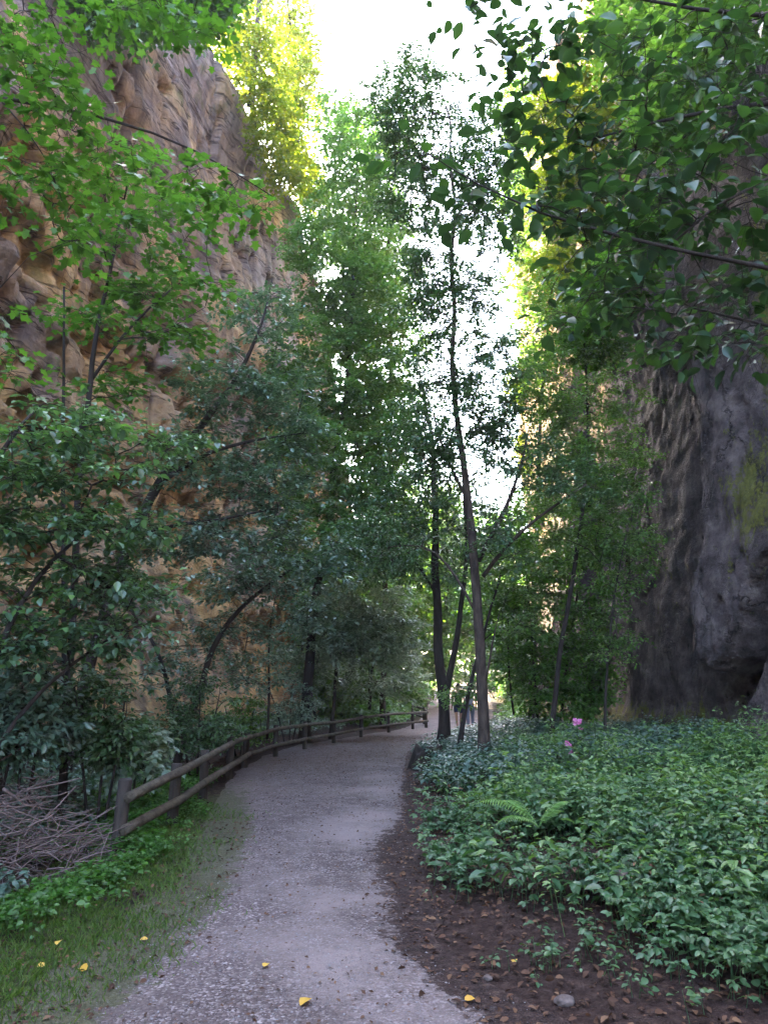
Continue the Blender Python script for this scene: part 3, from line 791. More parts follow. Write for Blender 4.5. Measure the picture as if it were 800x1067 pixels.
    T_('maple_sapling', 'maple sapling with dark forked stem before the orange cliff', 'sapling',
       [[(70, 800, 10.5, .055), (80, 600, 10.5, .05), (88, 430, 10.5, .042), (108, 320, 10.5, .032), (120, 260, 10.5, .022), (135, 190, 10.5, .01)],
        [(95, 395, 10.5, .026), (130, 340, 10.4, .02), (180, 300, 10.3, .012)], [(66, 800, 10.6, .035), (66, 500, 10.6, .03), (68, 300, 10.7, .015)]],
       [(150, 240, 10.4, 80, 40, .9, 30), (110, 320, 10.4, 70, 30, .9, 24), (190, 300, 10.3, 50, 30, .8, 16), (130, 180, 10.5, 60, 36, .8, 18), (190, 350, 10.3, 55, 16, .7, 12), (110, 400, 10.4, 50, 16, .7, 12), (215, 215, 10.4, 30, 25, .6, 8)],
       None, .11, 1.0, 20, .45, 'leaf_maple', 'bark_dark', 24, kind='maple', flat=.18, tilt=.25)
    T_('overhanging_maple', 'maple reaching in from the left with a long dark bough of bright leaves', 'tree',
       [[(-330, 1300, 4.4, .12), (-310, 700, 4.4, .11), (-290, 300, 4.5, .09), (-270, 0, 4.6, .06), (-250, -250, 4.7, .03)],
        [(-282, 170, 4.5, .035), (-120, 85, 4.6, .022), (0, 101, 4.7, .015), (80, 112, 4.8, .012), (165, 137, 4.9, .009), (230, 172, 5.0, .006), (285, 205, 5.1, .003)],
        [(-275, 40, 4.6, .035), (-100, -60, 4.7, .025), (60, -40, 4.8, .014), (160, -10, 4.9, .006)],
        [(-286, 240, 4.5, .02), (-120, 150, 4.6, .012), (-10, 60, 4.7, .008), (5, 100, 4.7, .006), (50, 170, 4.75, .003)]],
       [(40, 40, 4.7, 60, 40, .4, 24), (130, 5, 4.8, 60, 30, .4, 18), (195, 20, 4.9, 45, 26, .4, 14), (50, 110, 4.7, 50, 36, .4, 18), (60, 180, 4.75, 40, 36, .4, 14), (75, 235, 4.8, 22, 22, .3, 7),
        (120, 165, 4.85, 36, 26, .3, 9), (200, 190, 4.95, 34, 20, .3, 9), (255, 205, 5.05, 30, 22, .3, 9), (10, 380, 4.7, 14, 25, .3, 4), (-10, 330, 4.6, 14, 25, .3, 3), (10, 170, 4.7, 20, 50, .3, 7)],
       None, .072, 1.0, 15, .22, 'leaf_maple', 'bark_dark', 25, kind='maple', flat=.22, tilt=.3, droop=.3, r_tip=.0022, up=.2)
    # --- right foreground
    T_('overhanging_beech', 'beech reaching in from the right with dark broad leaves across the sky', 'tree',
       [[(1250, 1400, 3.0, .13), (1230, 800, 3.0, .12), (1210, 300, 3.0, .10), (1180, -100, 3.0, .08), (1150, -400, 3.0, .05)],
        [(1205, 330, 3.0, .03), (1000, 310, 2.95, .018), (800, 277, 2.9, .010), (700, 263, 2.9, .008), (620, 247, 2.9, .0065), (560, 236, 2.9, .005), (490, 200, 2.95, .0035), (435, 155, 3.0, .002)],
        [(1190, 100, 3.0, .04), (950, 110, 3.1, .022), (800, 95, 3.2, .012), (700, 115, 3.2, .008), (600, 150, 3.3, .004)],
        [(1180, -60, 3.0, .04), (960, 0, 3.2, .022), (780, 30, 3.4, .012), (700, 5, 3.5, .009), (600, -10, 3.6, .005)],
        [(1190, 200, 3.0, .03), (960, 180, 3.0, .016), (800, 150, 3.0, .009), (740, 215, 3.0, .006), (690, 262, 3.0, .004)],
        [(1205, 420, 3.0, .03), (980, 400, 3.2, .016), (800, 330, 3.3, .008), (720, 320, 3.3, .004)]],
       [(700, 60, 3.3, 80, 45, .4, 30), (590, 40, 3.5, 60, 36, .4, 18), (500, 14, 3.5, 22, 14, .2, 4), (770, 130, 3.1, 60, 45, .35, 18), (640, 130, 3.2, 60, 36, .35, 17), (560, 120, 3.3, 40, 36, .3, 10),
        (740, 210, 3.0, 60, 36, .3, 16), (640, 215, 3.0, 60, 34, .3, 14), (560, 215, 3.0, 34, 26, .25, 6), (440, 165, 3.0, 30, 22, .2, 5), (500, 200, 3.0, 30, 20, .2, 4), (740, 310, 3.2, 60, 28, .3, 14), (650, 310, 3.1, 40, 24, .3, 8), (590, 330, 3.1, 14, 12, .2, 2), (770, 350, 3.3, 40, 24, .3, 10), (545, 60, 3.4, 30, 40, .3, 8), (780, 30, 3.3, 40, 30, .3, 14), (770, 75, 3.2, 40, 30, .3, 10), (690, 175, 3.2, 60, 30, .4, 14), (620, 285, 3.2, 40, 22, .3, 8), (700, 350, 3.3, 40, 20, .3, 8), (780, 270, 3.2, 30, 40, .3, 10), (670, 250, 3.1, 60, 20, .3, 10), (530, 150, 3.3, 40, 30, .3, 7), (590, 190, 3.3, 40, 30, .3, 8)],
       None, .082, .62, 13, .17, 'leaf_broad', 'bark_dark', 26, kind='oval', flat=.3, tilt=.45, droop=.3, r_tip=.0018, up=.1)
    # --- on and above the cliffs
    left_top = [
        ('dark bushy tree overhanging the rim at the top left', [(150, 30, 17, .12), (140, -40, 16.5, .07), (130, -120, 16.5, .03)], [(125, 15, 16, 60, 28, 1.4, 44), (70, -20, 16, 50, 36, 1.6, 30), (195, 10, 18, 36, 30, 1.4, 34), (215, -20, 18, 40, 30, 1.6, 24)], 'leaf_dark'),
        ('sunlit yellow green tree on the rim of the orange cliff', [(262, 110, 26, .16), (268, 40, 26, .12), (272, -60, 26, .05)], [(268, 75, 25.5, 36, 40, 1.8, 40), (280, 130, 26, 28, 40, 1.6, 34), (250, 30, 25.5, 36, 36, 1.8, 36), (300, 175, 28, 24, 36, 1.4, 26)], 'leaf_yellow'),
        ('green tree on the cliff rim at the left of the bright sky', [(310, 180, 31, .16), (306, 90, 31, .12), (300, 0, 31, .05)], [(305, 50, 31, 26, 46, 2, 40), (312, 120, 31, 24, 46, 1.8, 36), (322, 185, 32, 20, 36, 1.6, 26), (285, 0, 31, 36, 36, 2, 34), (296, 90, 30, 24, 40, 1.5, 24)], 'leaf_yellow'),
        ('low ivy green bush hanging below the rim of the orange cliff', [(330, 235, 33, .08), (335, 220, 33, .05), (340, 205, 33, .03)], [(335, 215, 32.6, 20, 26, 1.2, 26), (352, 250, 33, 18, 26, 1.2, 20)], 'leaf_mid')]
    for k, (lab, tr, bl, mt) in enumerate(left_top):
        T_('cliff_top_tree', lab, 'tree', [tr], bl, None, .11, .6, 75, .75, mt, 'bark_dark', 40 + k, group='trees on the rim of the left cliff', ground=False)
    def wd(u, v, X=5.0):      # distance at which the sight line comes within reach of the right cliff face
        q = W(u, v, 1.0); return X / q[0]
    def rb(u, v, ru, rv, ry, n, X=5.0): return (u, v, wd(u, v, X), ru, rv, ry, n)
    def rt(pts, X=5.6): return [(u, v, wd(u, v, X), r) for u, v, r in pts]
    right_top = [
        ('sunlit yellow green tree rooted in a ledge of the right cliff', rt([(625, 330, .10), (608, 260, .08), (602, 180, .04)]), [rb(602, 190, 28, 50, .8, 34), rb(612, 280, 28, 36, .7, 26), rb(612, 110, 28, 40, .8, 28)], 'leaf_yellow'),
        ('tree on the top right cliff half hidden by beech leaves', rt([(730, 130, .12), (690, 40, .09), (672, -60, .04)]), [rb(668, 40, 46, 46, .9, 40), rb(700, 130, 36, 40, .8, 26), rb(735, 30, 44, 46, .9, 32)], 'leaf_mid'),
        ('tree at the end of the right cliff beside the sky gap', [(575, 330, 32, .12), (560, 200, 31.5, .09), (556, 60, 31.5, .04)], [(555, 90, 31.5, 24, 60, 1.6, 30), (556, 190, 31.5, 24, 60, 1.5, 30), (546, 290, 31.5, 20, 46, 1.2, 24), (535, 210, 31.5, 18, 50, 1.2, 22), (535, 120, 31.5, 20, 50, 1.2, 20)], 'leaf_mid'),
        ('bright bush hanging on the right cliff face above the leafy tree', rt([(672, 380, .06), (660, 340, .05), (645, 300, .03)], 5.5), [rb(645, 300, 30, 34, .6, 24, 4.8), rb(668, 240, 30, 34, .6, 22, 4.8), rb(615, 350, 24, 24, .6, 16, 4.8)], 'leaf_maple'),
        ('high yellow green tree on the right cliff just below the beech bough', rt([(590, 300, .10), (582, 200, .08), (578, 110, .04)]), [rb(580, 120, 22, 46, 1.0, 32), rb(584, 210, 22, 40, 1.0, 28), rb(576, 290, 18, 40, .8, 20)], 'leaf_yellow'),
        ('sunlit shrub growing from the lit strip of the right cliff', [(556, 430, 32, .05), (548, 420, 31, .04), (544, 400, 31, .02)], [(545, 400, 31.2, 12, 26, .8, 14), (548, 470, 31.2, 10, 26, .8, 10)], 'leaf_yellow')]
    for k, (lab, tr, bl, mt) in enumerate(right_top):
        T_('cliff_ledge_tree', lab, 'tree', [tr], bl, None, .085 if k != 2 and k != 5 else .1, .6, 70, .6, mt, 'bark_dark', 50 + k, group='trees rooted in the right cliff', ground=False)
    # --- beyond the bend
    far = [('round green tree beyond the bend, seen between the double stems', 462, 50, 565, 30, 50, 'leaf_mid'), ('pale green tree beyond the bend, right of the young tree trunk', 530, 46, 590, 34, 60, 'leaf_bright'),
           ('dark tree beyond the bend at the left of the path', 415, 44, 600, 34, 70, 'leaf_mid'), ('low bright tree at the far end of the path', 490, 62, 615, 40, 50, 'leaf_bright'), ('distant tree crown just under the sky gap', 450, 75, 535, 40, 45, 'leaf_fine'),
           ('distant dark tree behind the young tree fork', 505, 70, 575, 34, 40, 'leaf_mid'), ('leafy tree under the left cliff end behind the silvery shrub', 385, 40, 630, 34, 60, 'leaf_fine'), ('dark leafy tree at the foot of the bending orange cliff', 345, 34, 640, 34, 50, 'leaf_mid'),
           ('bushy tree closing the gorge at the right cliff end', 560, 42, 610, 30, 60, 'leaf_fine')]
    for k, (lab, u, y, v, ru, rv, mt) in enumerate(far):
        T_('far_tree', lab, 'tree', [[(u, 715, y, .2), (u + 3, v + 40, y, .15), (u - 3, v - 20, y, .06)]],
           [(u, v, y, ru, rv, 3, 70), (u - 12, v + 50, y - .5, ru * 1.1, 40, 2.6, 50), (u + 10, v + 85, y - 1, ru * 1.1, 30, 2.2, 34)],
           None, .19, .6, 60, 1.2, mt, 'bark_dark', 60 + k, group='trees beyond the bend of the path')
    # --- low shrubs at the left
    low = [('dark elder shrub behind the brush pile', 20, 9.2, 720, 46, 50, 'leaf_blue', .1, 24), ('dense dark shrub left of the first fence post', 105, 10.2, 735, 46, 46, 'leaf_dark', .085, 26),
           ('shrub of large pale leaves just behind the fence', 140, 10.8, 770, 28, 26, 'leaf_silver', .12, 10), ('dark shrub behind the second fence post', 205, 14, 735, 40, 34, 'leaf_dark', .075, 20),
           ('low dark bush at the far left under the hazel', -10, 8.8, 742, 50, 34, 'leaf_blue', .085, 20), ('dark green bush by the bend of the fence', 250, 18.5, 745, 26, 22, 'leaf_mid', .085, 16),
           ('fine bush under the silvery shrub', 300, 22, 725, 34, 24, 'leaf_silver', .08, 20)]
    for k, (lab, u, y, v, ru, rv, mt, L, n) in enumerate(low):
        g = W(u, 800, y)
        gz = float(ground_z(g[0], y))
        tr = []
        for q in (-.6, .1, .6):
            top = W(u + q * ru, v - rv * .4, y)
            tr.append([(g[0] + q * .15, y, gz - .04, .022, 1), (g[0] + q * .3, y, gz + .3 * (top[2] - gz), .018, 1), (top[0], y, top[2], .008, 1)])
        T_('shrub', lab, 'shrub', tr, [(u, v, y, ru, rv, .7, n), (u, v + rv * .7, y - .2, ru * 1.1, rv * .6, .7, n)], None, L, .55, 34, .34, mt, 'bark_dark', 80 + k, kind='oval', group='low shrubs behind the fence', ground=False, flat=.3)

# ------------------------------------------------------------------ rail fence
fence_px = [(128, 7.6), (183, 9.3), (214, 11.6), (240, 14.0), (255, 16.0), (287, 18.4), (318, 20.6), (348, 22.8), (376, 25.4), (405, 28.0), (430, 30.3), (444, 31.2)]
fp = []
for u, y in fence_px:
    x = (u - CX) / F_PX * y * (1 / (CP + .2 * SP)) * 1.0
    x = W(u, 790 if y < 20 else 760, y)[0]
    fp.append(np.array([x, y, path_z(y) - .02]))
fp += [fp[-1] + np.array([.05, 2.4, .0]), fp[-1] + np.array([-.4, 4.6, .05])]
fence = thing('rail_fence', 'low weathered timber rail fence following the left edge of the path', 'fence', fp[0])
rng = np.random.default_rng(5)
O = fp[0]
tops, lows = [], []
for k, p in enumerate(fp):
    p[2] = float(ground_z(p[0], p[1]))
    h = .72 + rng.uniform(-.02, .05)
    ln = np.array([rng.normal(0, .02), rng.normal(0, .02), 0])
    if k == 0: ln = np.array([.045, 0, 0])
    mb = MB()
    zz = np.array([-.25, 0, .25, .5, h - .012, h])
    P = p + zz[:, None] * np.array([0, 0, 1]) + (zz[:, None] / h) * ln
    r = .068 if k < 5 else .062
    mb.tube(P, np.array([r, r, r * .98, r * .97, r * .96, r * .86]), 14)
    po = mb.build('post', M['post'], fence, O)
    side = np.array([.075, 0, 0]) if k < 5 else np.array([.055, -.05, 0])
    if k > 11: side = np.array([.075, 0, 0])
    tops.append(p + ln * .9 + side + np.array([0, 0, h - .10 + (.02 if k else -.05)]))
    lows.append(p + ln * .4 + side + np.array([0, 0, .31]))
def rail(pts, r):
    pts = np.array(pts); d = np.r_[0, np.cumsum(np.linalg.norm(np.diff(pts, axis=0), axis=1))]
    s = np.linspace(0, d[-1], max(4, int(d[-1] / .25)))
    P = np.stack([np.interp(s, d, pts[:, c]) for c in range(3)], -1)
    P += .008 * np.stack([fbm(np.stack([s * 1.3, s * 0 + c, s * 0 + pts[0, 1]], -1), 2, 3) for c in range(3)], -1)
    mb = MB(); mb.tube(P, r * (1 + .06 * fbm(np.stack([s * 3, s * 0, s * 0 + pts[0, 1]], -1), 2, 8)), 12)
    return mb.build('rail', M['rail'], fence, O)
for seq in ((0, 1, 2, 3, 4), (4, 5, 6), (6, 7, 8), (8, 9, 10, 11), (11, 12), (12, 13)):
    for arr in (tops, lows):
        q = [arr[s].copy() for s in seq]
        dirv = unit(q[0] - q[1]); dirv2 = unit(q[-1] - q[-2])
        if seq[0] == 0: q[0] = q[0] + dirv * .10
        q[-1] = q[-1] - dirv2 * .004
        if seq[0] > 0: q[0] = q[0] - dirv * .004
        rail(q, .05 if seq[0] == 0 else .045)

# ------------------------------------------------------------------ undergrowth
FERN = (1.36, 7.0)
def herbs(name, label, cat, region, n, h, L, w, mat, seed, per=11, spread=.14, kind='oval', dens=None, tri=False, cvar=.6):
    rng = np.random.default_rng(seed)
    x0, x1, y0, y1 = region
    x = rng.uniform(x0, x1, n * 3); y = y0 + (y1 - y0) * rng.uniform(0, 1, n * 3)
    keep = (dens(x, y) > rng.uniform(0, 1, n * 3)) & (((x + 3.45) / 1.05) ** 2 + ((y - 7.1) / .95) ** 2 > 1) & ((x - FERN[0]) ** 2 * 1.2 + (y - FERN[1] + .25) ** 2 > .36)
    x, y = x[keep][:n], y[keep][:n]
    n = len(x)
    hn = .5 + .5 * fbm(np.stack([x * .8, y * .8, x * 0], -1), 3, seed)
    hh = h * (.30 + 1.1 * hn) * rng.uniform(.6, 1.3, n)
    ps = rng.uniform(.6, 1.35, (n, 1))
    g = ground_z(x, y)
    lean = rng.normal(0, .10, (n, 2))
    mb = MB()
    base = np.stack([x, y, g - .01], -1); top = base + np.stack([lean[:, 0] * hh * 2, lean[:, 1] * hh * 2, hh], -1)
    # stems: three sided
    a = np.arange(3) * 2 * PI / 3
    off = .0028 * np.stack([np.cos(a), np.sin(a), 0 * a], -1)
    V = np.concatenate([base[:, None] + off[None], top[:, None] + off[None] * .5], 1)
    q = np.array([[0, 1, 4, 3], [1, 2, 5, 4], [2, 0, 3, 5]])
    mb.add(V.reshape(-1, 3), [(q[None] + (np.arange(n) * 6)[:, None, None]).reshape(-1, 4)], .15)
    t = rng.uniform(.45, 1.0, (n, per)) ** .8
    az = rng.uniform(0, 2 * PI, (n, per))
    d = np.stack([np.cos(az), np.sin(az), rng.normal(-.05, .25, (n, per))], -1)
    rad = spread * rng.uniform(.05, 1, (n, per)) * (1.25 - .6 * t)
    p = base[:, None] + (top - base)[:, None] * t[..., None] + d * rad[..., None]
    nr = np.array([0, 0, 1.0]) + rng.normal(0, .28, p.shape)
    LL = L * ps * rng.uniform(.6, 1.2, (n, per)) * (1.15 - .35 * t)
    rnd = np.clip(.45 + cvar * fbm(np.stack([x * 1.6, y * 1.6, x * 0], -1), 3, seed + 3)[:, None] + rng.normal(0, .13, (n, 1)) + rng.normal(0, .16, (n, per)), 0, 1)
    if tri:   # three leaflets on each leaf stalk
        ca, sa = math.cos(1.25), math.sin(1.25)
        dl = np.stack([d[..., 0] * ca - d[..., 1] * sa, d[..., 0] * sa + d[..., 1] * ca, d[..., 2] - .1], -1)
        dr = np.stack([d[..., 0] * ca + d[..., 1] * sa, -d[..., 0] * sa + d[..., 1] * ca, d[..., 2] - .1], -1)
        p = np.concatenate([p, p, p], 1); d = np.concatenate([d, dl, dr], 1)
        nr = np.concatenate([nr] * 3, 1) + rng.normal(0, .12, p.shape); LL = np.concatenate([LL, LL * .85, LL * .85], 1); rnd = np.concatenate([rnd] * 3, 1)
    leaves(mb, p.reshape(-1, 3), d.reshape(-1, 3), nr.reshape(-1, 3), LL.ravel(), kind, w, rnd.ravel())
    return tag(mb.build(name, M[mat], None, (0, 0, 0), smooth=False), label, cat, kind='stuff')

def d_bank(x, y):
    s = x - path_r(y)
    edge = .22 + .85 * (1 - sstep(4, 6.6, y))            # bare soil strip along the path
    nz = fbm(np.stack([x * .9, y * .9, x * 0], -1), 3, 21)
    d = sstep(edge - .2, edge + .9, s + .7 * nz)
    return d * (1 - sstep(6.3, 6.8, x + .12 * (y - 11)))
herbs('undergrowth', 'knee high green bramble and nettle leaves covering the right bank', 'undergrowth', (.4, 7.2, 4.2, 12), 4600, .34, .072, .66, 'leaf_herb', 101, per=7, tri=True, dens=lambda x, y: d_bank(x, y) * (.12 + .88 * sstep(-.25, .1, fbm(np.stack([x * .9 + 40, y * .9, x * 0], -1), 3, 47))))
herbs('undergrowth', 'yellowing and withered leaves mixed into the brambles', 'undergrowth', (.4, 7.2, 4.2, 13), 260, .30, .06, .5, 'litter', 110, per=7, dens=d_bank)
herbs('undergrowth', 'dark blue green undergrowth in the shade at the back of the right bank', 'undergrowth', (.6, 6.6, 10.5, 24), 4200, .40, .095, .66, 'leaf_herb_blue', 102, per=13, dens=lambda x, y: d_bank(x, y) * sstep(10, 12.5, y) * (1 - .75 * sstep(3.6, 4.8, x) * sstep(12, 13.5, y)))
herbs('undergrowth', 'taller pale green nettle shoots rising out of the brambles', 'undergrowth', (.6, 7.0, 5.0, 15), 700, .62, .08, .5, 'leaf_pale', 107, per=13, spread=.10,
      dens=lambda x, y: d_bank(x, y) * sstep(-.1, .3, fbm(np.stack([x * .8 + 5, y * .8, x * 0], -1), 2, 35)))
herbs('undergrowth', 'scattered broad leaved plants standing between the brambles', 'undergrowth', (.5, 7.0, 4.4, 14), 520, .40, .105, .62, 'leaf_herb', 108, per=9, spread=.16,
      dens=lambda x, y: d_bank(x, y) * sstep(-.1, .25, fbm(np.stack([x * .7 + 15, y * .7, x * 0], -1), 2, 39)))
herbs('undergrowth', 'leafy green plants along both sides of the far path', 'undergrowth', (-4, 12, 30, 62), 3600, .8, .20, .6, 'leaf_mid', 109, per=11, spread=.3,
      dens=lambda x, y: sstep(.2, .8, np.maximum(path_l(y) - x, x - path_r(y))))
herbs('ground_cover', 'small scattered seedlings on the bare soil beside the path', 'ground cover', (.2, 4, 3.4, 10), 900, .13, .05, .75, 'leaf_herb', 103, per=7, spread=.07,
      dens=lambda x, y: sstep(.15, .6, x - path_r(y)) * (.1 + sstep(.0, .35, fbm(np.stack([x * 1.3, y * 1.3, x * 0], -1), 2, 33))))
def d_verge(x, y):
    t = path_l(y) - x
    nz = fbm(np.stack([x * 1.2, y * 1.2, x * 0], -1), 3, 23)
    return sstep(.35, .9, t + .45 * nz) * (1 - sstep(2.2, 3.2, t))
herbs('ground_cover', 'bright green low herbs along the foot of the fence', 'ground cover', (-4.5, -1.2, 5.2, 15), 2600, .17, .055, .8, 'leaf_bright', 104, per=9, spread=.09, dens=d_verge)
herbs('undergrowth', 'dim leafy undergrowth between the fence and the orange cliff', 'undergrowth', (-8, -1.5, 6, 30), 5200, .4, .085, .65, 'leaf_blue', 105, per=11,
      dens=lambda x, y: sstep(1.6, 2.4, path_l(y) - x + .6 * fbm(np.stack([x * .7, y * .7, x * 0], -1), 3, 27)))
herbs('undergrowth', 'leafy low plants at the near left corner beside the grass', 'undergrowth', (-4.2, -2.0, 3.8, 7), 420, .26, .085, .7, 'leaf_herb_blue', 106, per=11,
      dens=lambda x, y: sstep(1.15, 1.6, path_l(y) - x))

# grass verge
rng = np.random.default_rng(7)
n = 26000
x = rng.uniform(-3.2, -.2, n * 3); y = rng.uniform(2.6, 11, n * 3)
t = path_l(y) - x; nz = fbm(np.stack([x * 1.6, y * 1.6, x * 0], -1), 3, 25)
keep = (sstep(-.35, .75, t + .85 * nz) * (1 - sstep(1.2, 1.9, t)) * (1 - .6 * sstep(8, 11, y))) > rng.uniform(0, 1, n * 3)
x, y = x[keep][:n], y[keep][:n]; n = len(x)
az = rng.uniform(0, 2 * PI, n)
mb = MB()
leaves(mb, np.stack([x, y, ground_z(x, y)], -1), np.stack([np.cos(az) * .8, np.sin(az) * .8, rng.uniform(.5, 1.6, n)], -1), rng.normal(0, 1, (n, 3)) + np.array([0, 0, .5]),
       rng.uniform(.025, .075, n), 'diamond', .09, np.clip(rng.normal(.5, .25, n), 0, 1))
tag(mb.build('grass', M['grass'], None, (0, 0, 0), False), 'short green grass on the left verge of the path', 'grass', kind='stuff')

# litter and gravel
def litter(name, label, n, region, dens, L, mat, seed, kind='diamond', w=.6):
    rng = np.random.default_rng(seed)
    x = rng.uniform(region[0], region[1], n * 4); y = rng.uniform(region[2], region[3], n * 4)
    keep = dens(x, y) > rng.uniform(0, 1, n * 4); x, y = x[keep][:n], y[keep][:n]; m = len(x)
    az = rng.uniform(0, 2 * PI, m)
    mb = MB()
    leaves(mb, np.stack([x, y, ground_z(x, y) + .012 + rng.uniform(0, .012, m)], -1), np.stack([np.cos(az), np.sin(az), rng.normal(0, .25, m)], -1),
           np.array([0, 0, 1]) + rng.normal(0, .35, (m, 3)), L * rng.uniform(.4, 1.3, m), kind, w, np.clip(rng.beta(1.6, 2.4, m), 0, 1))
    tag(mb.build(name, M[mat], None, (0, 0, 0), False), label, 'leaf litter', kind='stuff')
litter('leaf_litter', 'brown dead leaves lying on the soil of the right bank', 22000, (-.4, 6, 3, 22), lambda x, y: sstep(-.35, .35, x - path_r(y)), .045, 'litter', 201, 'oval', .6)
litter('leaf_litter', 'brown dead leaves lying behind the fence and beside the grass', 5000, (-7, -1.4, 3, 28), lambda x, y: sstep(.2, 1.4, path_l(y) - x) + .0, .05, 'litter', 202, 'oval', .6)
litter('leaf_litter', 'brown and buff leaf bits lying in the grass verge', 1500, (-3.2, -.6, 2.8, 10), lambda x, y: sstep(-.5, .2, path_l(y) - x) * (1 - sstep(1.2, 1.9, path_l(y) - x)), .04, 'litter', 204, 'oval', .6)
litter('leaf_litter', 'small pale leaf fragments scattered over the gravel', 6500, (-2.8, 1.5, 3, 26), lambda x, y: sstep(0, .2, x - path_l(y)) * (1 - sstep(0, .2, x - path_r(y))) * (.45 + .55 * sstep(6, 18, y)), .030, 'litter', 203)
rng = np.random.default_rng(8)
n = 9000
x = rng.uniform(-1.5, 1.2, n); y = 2.7 + 7 * rng.uniform(0, 1, n) ** 1.5
keep = (x > path_l(y) - .1) & (x < path_r(y) - .1 + .2 * rng.normal(0, 1, n)); x, y = x[keep], y[keep]; n = len(x)
o8 = np.array([[1, 0, 0], [-1, 0, 0], [0, 1, 0], [0, -1, 0], [0, 0, 1], [0, 0, -1]], float)
f8 = np.array([[0, 2, 4], [2, 1, 4], [1, 3, 4], [3, 0, 4], [2, 0, 5], [1, 2, 5], [3, 1, 5], [0, 3, 5]])
sz = .003 + .008 * rng.uniform(0, 1, n) ** 4
rot = rng.uniform(0, PI, n)
v8 = o8[None] * (rng.uniform(.6, 1.2, (n, 6, 1))) * sz[:, None, None] * np.array([1, 1, .6])
vx = v8[..., 0] * np.cos(rot)[:, None] - v8[..., 1] * np.sin(rot)[:, None]; vy = v8[..., 0] * np.sin(rot)[:, None] + v8[..., 1] * np.cos(rot)[:, None]
V = np.stack([vx, vy, v8[..., 2]], -1) + np.stack([x, y, ground_z(x, y) + .009], -1)[:, None]
me = mesh_from('gravel', V.reshape(-1, 3), [(f8[None] + (np.arange(n) * 6)[:, None, None]).reshape(-1, 3)], M['stone'])
tag(link('gravel', me), 'loose pale gravel stones on the near path', 'gravel', kind='stuff')

# single yellow leaves that stand out on the path
def ground_at(u, v):
    for y in np.arange(2.5, 40, .02):
        p = W(u, v, y)
        if p[2] <= float(ground_z(p[0], y)): return p
    return p
fl = [(323, 1046, .075, 'bright orange yellow leaf lying on the gravel at the bottom centre'), (90, 1016, .06, 'yellow leaf standing in the grass near the lower left corner'), (63, 984, .06, 'pale yellow leaf lying in the grass verge, highest of the grass leaves'),
      (275, 1013, .05, 'pale buff leaf lying on the gravel left of the centre'), (154, 983, .04, 'small orange leaf at the border of grass and gravel'), (536, 1005, .045, 'small yellow leaf on dark soil right of the path'), (484, 1047, .05, 'pale yellow leaf at the gravel edge on the right'), (48, 1010, .045, 'half hidden orange brown leaf in the grass verge')]
for k, (u, v, L, lab) in enumerate(fl):
    p = ground_at(u, v); rg = np.random.default_rng(300 + k)
    mb = MB(); az = rg.uniform(0, 2 * PI)
    z0 = float(ground_z(p[0], p[1])) + .022
    leaves(mb, np.array([[0, 0, 0.]]), np.array([[math.cos(az), math.sin(az), .15]]), np.array([[rg.normal(0, .3), -.35, 1]]), np.array([L * 1.2]), 'oval', .75, np.array([rg.uniform(.2, .9)]))
    o = mb.build('fallen_leaf', M['leaf_fallen'], None, (0, 0, 0), False); o.location = (p[0], p[1], z0)
    tag(o, lab, 'leaf', 'yellow leaves fallen by the path')

# ------------------------------------------------------------------ ferns and balsam
def fern(u, v, y, label, fronds, length, mat, seed):
    rng = np.random.default_rng(seed)
    p = np.array([FERN[0], FERN[1], 0]) if seed == 1 else W(u, v, y); p[2] = float(ground_z(p[0], y))
    root = thing('fern', label, 'fern', p, 'ferns')
    for (az, el, ln) in fronds:
        az += rng.normal(0, .05)
        s = np.linspace(0, 1, 26)
        hd = np.array([math.cos(az), math.sin(az), 0])
        R = hd[None] * (s * ln * length * math.cos(el))[:, None] + np.array([0, 0, 1])[None] * ((s * math.sin(el) - .55 * s ** 2) * ln * length)[:, None] + np.array([0, 0, .24 if seed == 1 else .12])
        mb = MB(); mb.tube(R, np.linspace(.005, .0012, 26), 5)
        T = unit(np.gradient(R, axis=0)); side = unit(np.cross(T, np.array([0, 0, 1])[None])); nr = unit(np.cross(side, T))
        for sg in (1, -1):
            i0 = np.arange(3, 26)
            si = np.repeat(s[i0], 1); si = np.clip(si, 0, 1)
            pos = np.stack([np.interp(si, s, R[:, c]) for c in range(3)], -1)
            sd = side[i0] * sg; tt_ = T[i0]; nn = nr[i0]
            L = ln * length * (.17 if seed == 1 else .24) * np.sin(np.clip(si * 1.02, 0, 1) ** .75 * PI * .97 + .05)
            leaves(mb, pos, sd + .35 * tt_ + np.array([0, 0, -.12]), nn + rng.normal(0, .12, nn.shape), np.maximum(L, .01), 'oval', .15 if seed == 1 else .2, np.clip(rng.normal(.5, .2, len(L)), 0, 1))
        mb.build('frond', M[mat], root, (0, 0, 0), False)
    return root
fern(556, 880, 8.3, 'pale green fern with long arching fronds in the middle of the right bank', [(PI * 1.0, .85, 1.15), (PI * .80, .95, .85), (PI * 1.13, .7, .8), (PI * .02, 1.05, .8), (PI * .16, .9, .6)], .78, 'fern', 1)
fern(792, 800, 10.4, 'dark fern before the cleft at the foot of the right cliff', [(PI * .9, 1.15, 1), (PI * .6, 1.2, 1), (PI * .3, 1.1, .9), (PI * 1.25, 1.0, .9), (PI * 1.6, 1.0, .8), (PI * .05, 1, .8)], .62, 'fern_dark', 2)
fern(236, 770, 17.5, 'dark fern behind the bend of the rail fence', [(PI * .95, .9, 1), (PI * .6, 1.0, 1), (PI * .2, .9, 1), (PI * 1.3, .9, 1), (PI * 1.7, .9, .9)], .8, 'fern_dark', 3)

